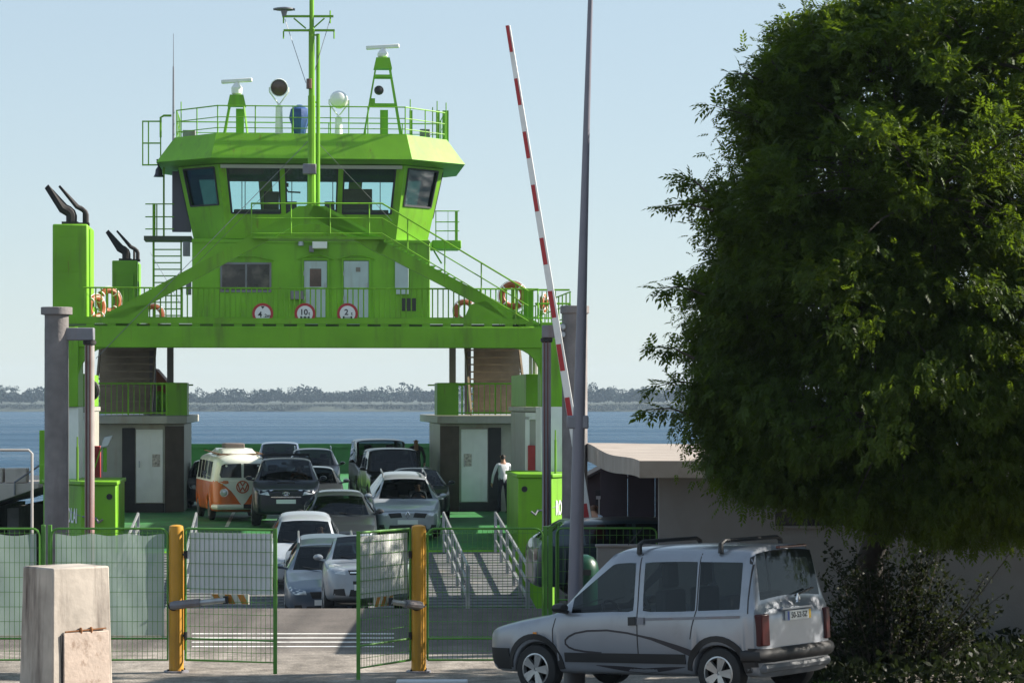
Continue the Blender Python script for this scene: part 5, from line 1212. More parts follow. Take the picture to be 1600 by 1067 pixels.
def fences():
    # left screened fence
    t = thing('mesh_fence', 'green wire mesh fence with pale torn netting left of the gate', 'fence', (gx(70), G, 0))
    o = gx(70)
    for xa, xb in ((gx(80), gx(262)), (gx(-150), gx(62))):
        frame_panel(t, (xa - o, 0), (xb - o, 0), .17, 1.95)
        s = MB(); n = 28; vs = []
        for j in range(13):
            for i in range(n):
                x = lerp(xa + .05, xb - .05, i / (n-1)) - o; z = lerp(.50 if i % 9 else .46, 1.88 - .03*math.sin(i*.35)**2, j / 12); vs.append((x, .03 + .004*math.sin(i*.8 + j*.6) + .004*math.sin(j*.9), z))
        s.add(vs, [(j*n+i, j*n+i+1, (j+1)*n+i+1, (j+1)*n+i) for j in range(12) for i in range(n-1)]); s.build('netting', M_screen, t, fix=False)
    for dx in (-.03, .06):
        p = MB(); p.bar((dx, .05, 0), (dx, .05, 2.0), .05); p.build('post', M_fgreen, t)
    # fence right of the gate
    o = gx(668); t = thing('mesh_fence', 'open green wire mesh fence right of the gate, ending behind the silver van', 'fence', (o, G, 0))
    frame_panel(t, (0, 0), (gx(848) - o, 0), .17, 1.95); 
    p = MB(); p.bar((-.06, .05, 0), (-.06, .05, 1.98), .06); p.build('post', M_fgreen, t)
    p = MB(); p.bar((gx(852) - o, .05, 0), (gx(852) - o, .05, 1.98), .06); p.build('post', M_fgreen, t)
    d = 44.5; o = gx(860, d); t = thing('mesh_fence', 'short green fence in front of the dark parked car', 'fence', (o, d, 0))
    frame_panel(t, (.1, 0), (gx(1026, d) - o, 0), .15, 1.585, mid=.4, spx=.11)
    for dx, w in ((0, .07), (.13, .03), (gx(906, d) - o, .05)): p = MB(); p.bar((dx, .03, 0), (dx, .03, 1.62), w); p.build('post', M_fgreen, t)
def gate(hx, hy, fx, fy, pxp, label, plabel, flip):
    t = thing('gate_leaf', label, 'gate', (hx, hy, 0), 0, 'leaves of the double gate'); v = V(fx - hx, fy - hy, 0)
    P_, Ln = frame_panel(t, (0, 0), (v.x, v.y), .17, 1.95, corner=.03, spz=.17); d = v.normalized(); n = V(d.y, -d.x, 0)
    if n.y > 0: n = -n
    pn = MB(); q = [P_(.05, 1.08) - n*.012, P_(Ln - .05, 1.08) - n*.012, P_(Ln - .05, 1.90) - n*.012, P_(.05, 1.90) - n*.012]; pn.prism(q, -n*.006); pn.build('sheet_panel', M_sheet, t)
    st = MB(); st.bar(P_(Ln, .02), P_(Ln, 1.97), .05); st.build('stile', M_fgreen, t)
    # hazard board below the sheet
    c0, c1 = (.36, .92) if not flip else (.40, .88)
    hb = MB(); hb.prism([P_(c0, .94) - n*.02, P_(c1, .94) - n*.02, P_(c1, 1.075) - n*.02, P_(c0, 1.075) - n*.02], -n*.015); bo = hb.build('hazard_board', mat('board white', (.62, .58, .52), .6, var=.1), t)
    k = 3
    for i in range(k):
        s0 = lerp(c0, c1, (i + .1) / k); w = (c1 - c0) / k * .5; sg = MB(); sl = .07
        sg.prism([P_(s0 + sl, .945) - n*.0185, P_(min(c1, s0 + w + sl), .945) - n*.0185, P_(s0 + w, 1.07) - n*.0185, P_(s0, 1.07) - n*.0185], n*.003); sg.build('hazard_stripe', mat('hazard orange', (.50, .19, .03), .6, var=.15), bo)
    # actuator arm
    pc = V(gx(pxp) - hx, 0, 0); a = pc + V(0, -.12, .92); b = P_(.62, 1.0) + n*.07; m_ = lerp(a, b, .5)
    ac = MB(); ac.path([a + (a - b).normalized()*.06, a, m_], [.05, .062, .058], 10); ac.build('actuator', M_greys, t); rd = MB(); rd.tube(m_, b, .038, n=8); rd.build('actuator_rod', M_steel, t); bk = MB(); bk.box(b.x - .03, b.x + .03, b.y - .01, b.y + .08, b.z - .05, b.z + .05); bk.build('actuator_bracket', M_black, t)
    for z in (.5, 1.6):
        h = MB(); h.tube(P_(0, z - .05) , P_(0, z + .05), .028, n=8); h.bar(P_(0, z), pc + V(0, 0, z), .03); h.build('hinge', M_black, t)
    # post
    g = thing('gate_post', plabel, 'post', (gx(pxp), G + .03, 0), 0, 'ochre gate posts')
    q = MB(); q.lathe([(.10, 0), (.10, 1.93), (.092, 1.985), (.05, 2.0), (.001, 2.003)], (0,0,0), (0,0,1), 20); q.build('shaft', M_yel, g)
    bp_ = MB(); bp_.lathe([(.17, 0), (.17, .02), (.16, .025)], (0,0,0), (0,0,1), 18); bp_.build('base_plate', M_greys, g)
    for k in range(4):
        bt_ = MB(); bt_.lathe([(.016, .024), (.016, .045), (.008, .05)], (.135*math.cos(k*1.57 + .78), .135*math.sin(k*1.57 + .78), 0), (0,0,1), 6); bt_.build('bolt', M_soot, g)
    ch = MB()
    ch.path([(.112*math.cos(a), .112*math.sin(a), .93 + .03*math.sin(a*2) - (.10 if 3.3 < a < 5.2 else 0)*math.sin((a - 3.3)/1.9*math.pi)) for a in np.linspace(0, 6.283, 26)], .011, 5); ch.build('chain', M_soot, g)
    cp = MB(); cp.tube((.115 if not flip else -.115, .04, .3), (.115 if not flip else -.115, .04, 1.6), .02, n=6); cp.build('hinge_tube', M_yel, g)
fences()
gate(gx(290), G, gx(430, 36.1), 36.1, 275, 'left gate leaf with grey sheet, set nearly square to the road', 'ochre yellow steel post at the hinge of the left gate leaf', False)
gate(gx(641), G, gx(560, 35.35), 35.35, 654, 'right gate leaf with white sheet, swung towards the viewer', 'ochre yellow steel post at the hinge of the right gate leaf', True)

# ---- gantry columns of the link-span
def gantry(px, d, label, s, r, cap, py_top, px_pole, ybr, rp):
    x = gx(px, d); sc = F / d; zt = H + (HY - py_top) / sc; zb = -1.2
    t = thing('gantry_column', label, 'column', (x, d, 0), 0, 'ramp gantry columns')
    c = MB(); c.lathe([(r*1.02, zb), (r, zt - .17)], (0,0,0), (0,0,1), 24); c.build('shaft', M_conc, t)
    k = MB(); k.lathe([(r*1.05, zt - .17), (cap, zt - .155), (cap, zt - .01), (cap*.96, zt)], (0,0,0), (0,0,1), 24); k.build('cap', M_conc, t)
    xp = gx(px_pole, d) - x; zb_ = H + (HY - ybr) / sc
    b = MB(); b.box(min(0, xp) - (.0 if xp > 0 else .1), max(0, xp) + (.1 if xp > 0 else 0), -.12, .12, zb_ - .30, zb_ - .03); b.build('bracket', M_greys, t, bevel=.02)
    p = MB(); p.lathe([(rp, zb), (rp, zb_ - .3)], (xp, 0, 0), (0,0,1), 14); p.build('guide_pole', M_greys if s > 0 else mat('worn guide pole', (.30, .27, .255), .6, .1, var=.15, dirt=((.25, .06, .05), .6), ds=2, streak=True), t)
    for dx in (-.5, .25):
        q = MB(); q.tube((xp + dx*rp, -rp*1.02, zb), (xp + dx*rp, -rp*1.02, zb_ - .32), .018, n=6); q.build('hydraulic_pipe', mat('rust red pipe', (.12, .045, .04), .6), t)
    h = MB(); h.lathe([(rp*.7, -.42), (rp*1.35, -.38), (rp*1.35, -.31), (rp*.8, -.29)], (xp, 0, zb_), (0,0,1), 12); h.build('cable_sheave', M_soot, t)
    for zz in ((.05, -.28) if s > 0 else ()):
        i = MB(); i.lathe([(.04, 0), (.075, .05), (.05, .10)], (xp*.42, -.12, zb_ + zz*.5 - .1), (0, -1, .1), 10); i.build('insulator', M_steel, t)
gantry(88.5, 57.5, 'tall round concrete column with cap left of the ferry ramp', -1, .255, .335, 480, 140, 510, .105)
gantry(898, 57.5, 'tall round concrete column with cap behind the lamp post', 1, .27, .31, 478, 854, 506, .095)

# ---- lamp post, leaning a little
def lamp_post():
    d = 34.4; b = P(897.5, 1065, d); b.z = 0; t = thing('lamp_post', 'tall grey leaning lamp post rising out of the frame behind the silver van', 'lamp post', b)
    pts = [V(0,0,0)] + [P(px, py, d) - b for px, py in ((899, 925), (905, 640), (911, 400), (917, 180), (922.5, 0), (930, -300))]
    s = MB(); s.path(pts, [.10, .096, .076, .058, .042, .032, .025], 16); s.build('shaft', mat('lamp post paint', (.17, .165, .20), .45, .2, var=.08), t)
    c = MB(); c.lathe([(.14, 0), (.14, .3), (.10, .36)], (0,0,0), (0,0,1), 14); c.build('base_sleeve', M_greys, t)
    h = MB(); e = pts[-1]; h.path([e, e + V(-.3, 0, .35), e + V(-1.0, 0, .45)], .03, 8); h.build('outreach_arm', M_greys, t)
    l = MB(); l.lathe([(.03, -.1), (.12, .1), (.14, .4), (.06, .6)], e + V(-1.0, 0, .45), (-1, 0, .05), 12); l.build('lamp_head', M_greys, t)
    bd = MB(); c0 = P(905, 660, d) - b; bd.box(c0.x - .16, c0.x + .12, -.06, .10, c0.z - .08, c0.z + .09); bd.build('clamp_band', M_greys, t, bevel=.02)
lamp_post()

# ---- raised barrier boom
def boom():
    d = 53.0; a = P(793.5, 40, d); e = P(922, 832, d); base = V(e.x, d, 0)
    t = thing('barrier_boom', 'raised red and white striped barrier boom leaning left', 'barrier', base)
    a -= base; e -= base; ax = (a - e).normalized(); sd = V(ax.z, 0, -ax.x); L_ = (a - e).length
    wd = lambda s: lerp(.085, .048, s / L_)
    b = MB(); N = 2
    q0 = [e + sd*wd(0), e - sd*wd(0)]; q1 = [a - sd*wd(L_), a + sd*wd(L_)]
    b.prism([e - sd*wd(0), e + sd*wd(0), a + sd*wd(L_), a - sd*wd(L_)], (0, .07, 0)); b.build('boom', M_white, t, bevel=.01)
    per = L_ / 19.1; s = L_
    k = 0
    while s > .3:
        s0 = max(0, s - per)
        if k % 2 == 0:
            m = MB(); f0, f1 = .55, .95; p0, p1 = e + ax*s0, e + ax*s
            m.prism([p0 - sd*wd(s0)*.96, p0 + sd*wd(s0)*.35, p1 + sd*wd(s)*.35, p1 - sd*wd(s)*.96], (0, -.004, 0)); m.build('red_band', M_red, t)
        s = s0; k += 1
    c = MB(); c.box(-.22, .30, -.2, .35, 0, 1.25); c.build('cabinet', M_red, t, bevel=.03)
    pv = MB(); pv.tube((0, -.22, 1.0), (0, .38, 1.0), .09); pv.bar(V(0, .03, 1.0), e + ax*.3, .12); pv.build('pivot', M_greys, t)
boom()

# ---- concrete meter cabinet in the foreground
def cabinet():
    d = 26.4; t = thing('meter_cabinet', 'weathered pale concrete meter cabinet with rusty hinged cover, foreground left', 'cabinet', (gx(83, d), d, 0), R(42))
    m = mat('stained pale concrete', (.42, .37, .32), .85, var=.2, vs_=3, dirt=((.085, .06, .05), .95), ds=3.4, streak=True, bump=.25, bs=14)
    zt = 2.03; zb = .4; w, dp = .655, .56
    b = MB(); k = .035
    b.add([(0-k,-k,zb),(w+k,-k,zb),(w+k,dp+k,zb),(0-k,dp+k,zb),(0,0,zt),(w,0,zt),(w,dp,zt),(0,dp,zt)], [(0,3,2,1),(4,5,6,7),(0,1,5,4),(1,2,6,5),(2,3,7,6),(3,0,4,7)]); b.build('body', m, t, bevel=.018)
    c = MB(); c.prism([(.10, -.018, zt - .64), (w - .03, -.018, zt - .64), (w - .02, -.04, zb), (.09, -.04, zb)], (0, -.022, 0)); c.build('cover', mat('pitted cover concrete', (.46, .37, .31), .85, var=.1, vs_=9, dirt=((.16, .09, .05), .9), ds=8, bump=.25, bs=25), t, bevel=.006)
    g = MB(); g.box(.075, .095, -.03, .0, zb, zt - .66); g.build('joint', M_dark, t)
    for x in (.30, .42):
        h = MB(); h.lathe([(.012, -.03), (.02, 0), (.012, .03)], (x, -.03, zt - .625), (0, 0, 1), 8); h.build('hinge', mat('rust', (.22, .09, .03), .9, var=.3), t)
    r = MB(); r.bar((.12, -.03, zt - .628), (w - .06, -.03, zt - .615), .012); r.build('hinge_rod', mat('rust', (.22, .09, .03), .9), t)
    pl = MB(); pl.box(-.08, w + .08, -.08, dp + .08, .2, zb + .001); pl.build('plinth', M_conc, t)
cabinet()

# ---- carport building with wavy concrete roof
def building():
    t = thing('carport_building', 'low rendered building with overhanging wavy concrete roof behind the tree', 'building', (2.23, 40.8, 0))
    m = mat('grey render', (.19, .182, .182), .85, var=.08, vs_=2, dirt=((.17, .15, .145), .6), ds=1.5, bump=.25, bs=30)
    w = MB(); hs, n = holed(w, (0, 0, 0), (10.5, 0, 0), (10.5, 0, 2.56), (0, 0, 2.56), [0, .168, .62, .66, .96, 1], [0, .70, .785, 1], {(1, 1), (3, 1)}, .25); w.build('front_wall', m, t)
    for q in hs:
        p = MB(); p.prism([v + V(0, .10, 0) for v in q], (0, .02, 0)); p.build('window_pane', M_winglass, t)
        s = MB(); s.bar(q[0] + V(-.03, -.02, -.02), q[1] + V(.03, -.02, -.02), .10, .03); s.build('window_sill', M_conc, t)
    # roof shell
    top, bot = [], []; xs = list(np.linspace(-.32, 11.0, 40)); ys = list(np.linspace(-.55, 17.5, 28))
    def zt(x, y): return 2.79 - .035*(1 - math.cos(y*.38)) - .02*math.sin(x*.9)*min(1, max(0, y))
    def xo(x, y): return x - (.018*max(0, y) if x < -.3 else 0)
    vt = [(xo(x, y), y, zt(x, y)) for y in ys for x in xs]; vb = [(xo(x, y), y, zt(x, y) - .255 - .008*max(0, y)) for y in ys for x in xs]
    nx, ny = len(xs), len(ys); N = nx*ny; rm = MB(); fs = []
    for j in range(ny-1):
        for i in range(nx-1): k = j*nx+i; fs += [(k, k+1, k+nx+1, k+nx), (N+k, N+k+nx, N+k+nx+1, N+k+1)]
    for i in range(nx-1): fs += [(i, N+i, N+i+1, i+1), ((ny-1)*nx+i, (ny-1)*nx+i+1, N+(ny-1)*nx+i+1, N+(ny-1)*nx+i)]
    for j in range(ny-1): fs += [(j*nx, (j+1)*nx, N+(j+1)*nx, N+j*nx), (j*nx+nx-1, N+j*nx+nx-1, N+(j+1)*nx+nx-1, (j+1)*nx+nx-1)]
    rm.add(vt + vb, fs); rm.build('roof', mat('roof concrete', (.33, .28, .24), .85, var=.14, vs_=1.2, dirt=((.18, .13, .10), .6), ds=1.4, bump=.2), t, smooth=30)
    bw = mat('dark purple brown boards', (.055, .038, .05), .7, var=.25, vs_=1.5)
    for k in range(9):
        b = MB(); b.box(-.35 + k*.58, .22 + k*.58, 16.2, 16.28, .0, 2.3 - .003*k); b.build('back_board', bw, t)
    nb = MB(); nb.box(9.9, 10.15, .26, 16.3, 0, 2.45); nb.build('side_wall', m, t)
    for yy in (6.0, 11.0, 16.0): c = MB(); c.tube((4.8, yy, 0), (4.8, yy, 2.4), .09); c.build('column', M_conc, t)
    # low wall stub running out to the left of the front wall
    lw = thing('low_wall', 'low rendered wall stub between the lamp post and the building corner', 'wall', (1.28, 40.5, 0))
    q = MB(); q.box(0, .93, 0, .22, 0, 1.48); q.build('wall_body', m, lw, bevel=.015)
    q = MB(); q.box(-.02, .935, -.02, .24, 1.481, 1.52); q.build('coping', M_conc, lw, bevel=.01)
    # dark kiosk behind
    kx = gx(917, 59); k = thing('kiosk', 'dark timber kiosk with gabled roof behind the raised barrier', 'kiosk', (kx, 59, 0))
    body = MB(); body.prism([(0, 0, 0), (.86, 0, 0), (.86, 0, 1.98), (.40, 0, 2.22), (0, 0, 1.98)], (0, 2.0, 0)); body.build('wall', bw, k)
    for s in (0, 1):
        a = V(.40, 0, 2.28); b = V(-.12 if s == 0 else 1.0, 0, 2.0); r = MB(); r.prism([a + V(0, -.15, 0), b + V(0, -.15, 0), b + V(0, -.15, -.05), a + V(0, -.15, -.05)], (0, 2.3, 0)); r.build('roof_slope', mat('kiosk roof', (.06, .045, .05), .7), k)
    wn = MB(); wn.box(.18, .44, -.03, -.002, .9, 1.75); w_ = wn.build('door', mat('kiosk door', (.02, .018, .025), .4), k)
    nt_ = MB(); nt_.box(.2, .33, -.04, -.031, 1.55, 1.62); nt_.box(.25, .28, -.04, -.031, 1.2, 1.55); nt_.build('door_sign', mat('pale sign', (.45, .45, .47), .6), w_)
building()

# ---- green bin, kerbs, weed
def bits():
    d = 39.2; t = thing('litter_bin', 'dark green round-topped bin between lamp post and low wall', 'bin', (gx(912, d), d, 0))
    m = mat('bin green', (.006, .05, .028), .35, var=.1)
    b = MB(); b.lathe([(.17, 0), (.20, .05), (.205, 1.15)], (0,0,0), (0,0,1), 22); b.build('body', m, t)
    c = MB(); c.lathe([(.222, 1.13), (.222, 1.22), (.20, 1.33), (.14, 1.41), (.06, 1.445), (.001, 1.45)], (0,0,0), (0,0,1), 22); c.build('lid', m, t)
    s = MB(); s.box(-.1, .1, -.225, -.20, 1.16, 1.24); s.build('slot', M_black, t)
    for px0, px1, y, lab in ((620, 731, 34.8, 'pale kerb block at the bottom edge, in front of the right gate post'), (1256, 1340, 33.6, 'pale kerb block at the bottom edge behind the silver van')):
        k = MB(); x0, x1 = gx(px0, y), gx(px1, y); zb = gz(y) - .03; k.box(x0, x1, y - .25, y, zb, zb + .115); o = k.build('kerb_block', mat('whitewashed kerb', (.55, .56, .58), .8, var=.1, vs_=6), None, bevel=.015); tag(o, lab, 'kerb', 'loose kerb blocks')
    p = thing('jetty', 'pale concrete jetty with parapet blocks at the left edge', 'jetty', (gx(0, 75), 75, 0))
    jm = mat('pale jetty concrete', (.58, .50, .44), .85, var=.12, vs_=1.5, dirt=((.2, .15, .12), .6), ds=1.2, bump=.3)
    q = MB(); q.prism([(-6, 0, 1.35), (1.05, 0, 1.42), (1.1, 0, 1.30), (.3, 0, 1.02), (-.6, 0, .72), (-6, 0, .45)], (0, 9, 0)); q.build('deck', jm, p, bevel=.02)
    for xa, xb in ((-1.6, .05), (.12, .72)): q = MB(); q.box(xa, xb, .1, .55, 1.43, 1.84); q.build('parapet_block', jm, p, bevel=.03)
    for k, x in enumerate((-4.5, -2.4, -.9, .25)): q = MB(); q.box(x - .16, x + .16, .6, 8, -4, .5 + .07*k); q.build('pile', mat('dark wet concrete', (.10, .09, .085), .8), p)
    q = MB(); q.path([(.42, -.05, 1.1), (.42, -.05, 1.45), (1.3, -.05, 2.05)], .03, 6); q.build('mooring_bar', M_greys, p)
    d = 46.5; g = thing('pipe_frame', 'white pipe goalpost frame standing left of the gantry column', 'frame', (gx(50, d), d, 0))
    q = MB(); zt_ = H - (703 - 630) * d / F; q.path([(0, 0, 0), (0, 0, zt_ - .06), (-.06, 0, zt_), (-4.0, 0, zt_)], .024, 8); q.build('pipe', mat('off white pipe', (.42, .40, .38), .6, var=.1), g)
    q = MB(); q.tube((-4.0, 0, 0), (-4.0, 0, zt_ - .033), .024, n=8); q.build('pipe', mat('off white pipe', (.42, .40, .38), .6), g)
    q = MB(); q.bar(FL(66, 672, -.2), FL(66, 745, -.2), .14); q.box(FL(62, 720, -.2).x, FL(72, 720, -.2).x, -.3, .1, 1.6, 2.1); B(q, 'bow_fairlead', M_green, bevel=.02)
bits()
# ================================================================== foreground van (seen from its left rear)
def small_van():
    sil = paint('van silver paint', (.27, .29, .33), .4, .3)
    S = D(L=4.11, W=1.72, H=1.80, zb=.24, r=.305, hood=.99, belt=.98, belt_r=1.03, qs=.30, nose=.84, paint=sil, wt=.69, wf=.62, cowl=1.14, wtop=2.02, rend=3.94, rbase=4.03, lid=1.14, gt=.19, tmid=.85, fo=.84, wb=2.69, drop=.03,
          pw=[.065, .02], pillars=[2.40, 3.24], glass_end=3.84, moulding=False, mirror=M_plast, handle=M_plast, spokes=5, tw=.20, glass=glass('van glass', (.50, .56, .57), .02, .0),
          front=dict(lamps=[[(.42, .62), (.66, .66), (.70, .82), (.46, .78)]], grille=[[(-.3, .6), (.3, .6), (.34, .7), (-.34, .7)]]))
    th = math.atan2(1.6, 2.06); rz = -(math.pi/2 + th) - 0.0
    # left wheels at (2.28, 31.5) rear and (.22, 33.1) front
    fw = V(-math.cos(th), math.sin(th), 0); rt = V(math.sin(th), math.cos(th), 0)
    rear = V(2.28, 31.5, 0); front = V(.22, 33.1, 0); mid = (rear + front) / 2
    rz = math.atan2(fw.x, -fw.y)                         # local -y becomes fw
    wbc = -2.055 + .84 + 1.345                          # wheelbase centre in local y
    ctr = mid + rt * (.86 - .115) + fw * wbc + V(.17, 0, 0)
    zr, zf = gz(rear.y), gz(front.y); ctr.z = (zr + zf) / 2 + .01; pitch = math.atan((zr - zf) / 2.61)
    root, sk = car('silver small van with black roof bars parked in front of the fence', S, ctr, rz, pitch, 'parked_van', 'van', None)
    y0 = -2.055; sd = 'left'
    for ch in list(root.children):
        if ch.name.startswith(('tail_light', 'door_seam', 'door_handle')): bpy.data.objects.remove(ch)
    for s_, sg in (('left', 1), ('right', -1)):
        # black cladding along the sill and bumpers, silver skirt below
        yy = y0 + .84; rr = .46
        sk.patch('sill_cladding', [(yy + rr, .52), (yy + 2.69 - rr, .52), (yy + 2.69 - rr, .405), (yy + rr, .405)], s_, M_plast, root, .014, 3)
        sk.patch('rear_cladding', [(yy + 2.69 + rr - .04, .60), (1.99, .60), (1.99, .38), (yy + 2.69 + rr - .04, .38)], s_, M_plast, root, .014, 2)
        sk.patch('front_cladding', [(yy - rr + .04, .56), (-1.98, .56), (-1.98, .30), (yy - rr + .04, .30)], s_, M_plast, root, .014, 2)
        for wy in (yy, yy + 2.69):
            sk.strip('arch_trim', [(wy + .405*math.cos(a), .305 + .405*math.sin(a)) for a in np.linspace(math.pi*.98, .02, 17)], .07, s_, M_plast, root, .016, .05)
        # door seams
        sk.strip('door_seam', [(-.86, .99), (-.92, .80), (-.92, .55)], .012, s_, M_dark, root, .003, .05)
        sk.strip('door_seam', [(.335, 1.70), (.34, 1.1), (.34, .42)], .014, s_, M_dark, root, .003, .05)
        sk.strip('door_seam', [(1.19, 1.70), (1.19, 1.05), (1.13, .85), (1.10, .70)], .014, s_, M_dark, root, .003, .05)
        sk.strip('rear_seam', [(1.90, 1.72), (1.89, 1.15), (1.90, 1.0)], .014, s_, M_dark, root, .003, .05)
        sk.strip('slide_rail', [(.45, .93), (1.80, .965)], .03, s_, M_greys, root, .008, .1)
        sk.strip('door_handle', [(.22, .905), (.33, .91)], .10, s_, M_plast, root, .022, .03); sk.strip('door_handle', [(.35, .91), (.45, .91)], .085, s_, M_greys, root, .02, .03)
        # dark painted swoosh
        sw = mat('swoosh decal', (.035, .032, .04), .4, .2)
        el = [(-.30 + .72*math.cos(a) - .05, .62 + .135*math.sin(a)*(1 if math.sin(a) > 0 else .8)) for a in np.linspace(.35, math.pi*1.72, 30)]
        sk.strip('swoosh', [(1.15, .52), (.9, .60), (.55, .70), (.2, .765), (-.1, .795), (-.4, .785), (-.58, .755), (-.68, .715), (-.735, .67), (-.735, .625), (-.69, .585), (-.60, .555), (-.45, .535), (-.2, .52)], .085, s_, sw, root, .003, .04, lambda t: max(.28, 1 - 2.2*t))
        sk.strip('swoosh', [(-.3, .37), (.4, .31), (1.0, .37)], .06, s_, sw, root, .003, .05, lambda t: math.sin(math.pi*t) + .1)
        sk.strip('repeater', [(-1.22, .74), (-1.16, .74)], .05, s_, M_amber, root, .012, .03)
        q, n = sk.hit(1.99, .84, s_)
        tl = MB(); tl.prism([(sg*.805, 1.86, .62), (sg*.81, 1.97, .62), (sg*.76, 2.045, .62), (sg*.63, 2.075, .62), (sg*.60, 1.95, .62)], (0, 0, .37)); tl.build('tail_light', M_redl, root, bevel=.015)
    # rear face
    bm_ = MB(); bm_.path([(-.81, 1.80, .51), (-.77, 2.00, .51), (-.6, 2.06, .51), (.6, 2.06, .51), (.77, 2.00, .51), (.81, 1.80, .51)], .085, 10); bm_.build('rear_bumper', M_plast, root)
    b2 = MB(); b2.path([(-.78, 1.85, .36), (-.70, 2.01, .36), (.70, 2.01, .36), (.78, 1.85, .36)], .06, 8); b2.build('bumper_skirt', mat('van skirt grey', (.14, .15, .165), .55), root)
    q, n = sk.hit(0, .94, 'rear'); yb = q.y + .02
    pl = MB(); pl.box(-.26, .26, yb - .02, yb + .015, .89, 1.0); p_ = pl.build('number_plate', M_plate, root)
    bs = MB(); bs.box(.215, .258, yb + .0152, yb + .018, .892, .998); bs.build('blue_band', mat('plate blue', (.02, .06, .30), .4), p_); ys_ = MB(); ys_.box(-.258, -.215, yb + .0152, yb + .018, .892, .998); ys_.build('yellow_band', mat('plate yellow', (.65, .40, .02), .4), p_)
    lettering('lettering', '50-52-SZ', .095, Matrix(((-1, 0, 0, 0), (0, 0, 1, yb + .0165), (0, 1, 0, .945), (0, 0, 0, 1))), mat('black print', (.02, .02, .02), .6), p_, .002)
    rc = MB(); rc.box(-.34, .34, yb - .04, yb - .005, 1.01, 1.05); rc.build('plate_lamp_bar', sil, root, bevel=.01)
    em = MB(); em.path([(-.03, yb, 1.09), (0, yb, 1.16), (.03, yb, 1.09)], .012, 5); em.path([(-.04, yb, 1.12), (0, yb, 1.19), (.04, yb, 1.12)], .01, 5); em.build('emblem', M_chrome, root)
    hl = MB(); hl.box(-.3, .3, 1.98, 2.04, 1.735, 1.765); hl.build('high_stop_lamp', mat('stop lamp', (.09, .02, .015), .2), root, bevel=.008)
    wp = MB(); wp.bar((0, 2.04, 1.17), (-.42, 2.03, 1.24), .02); wp.build('rear_wiper', M_plast, root)
    # roof bars
    for y in (.28, 1.45):
        q = MB(); q.path([(-.66, y, 1.70), (-.65, y, 1.81), (-.57, y, 1.845), (.57, y, 1.845), (.65, y, 1.81), (.66, y, 1.70)], [.035, .03, .024, .024, .03, .035], 8); q.build('roof_bar', M_plast, root)
    an = MB(); an.tube((0, -.35, 1.79), (0, -.12, 2.0), .006, n=5); an.build('aerial', M_plast, root)
small_van()

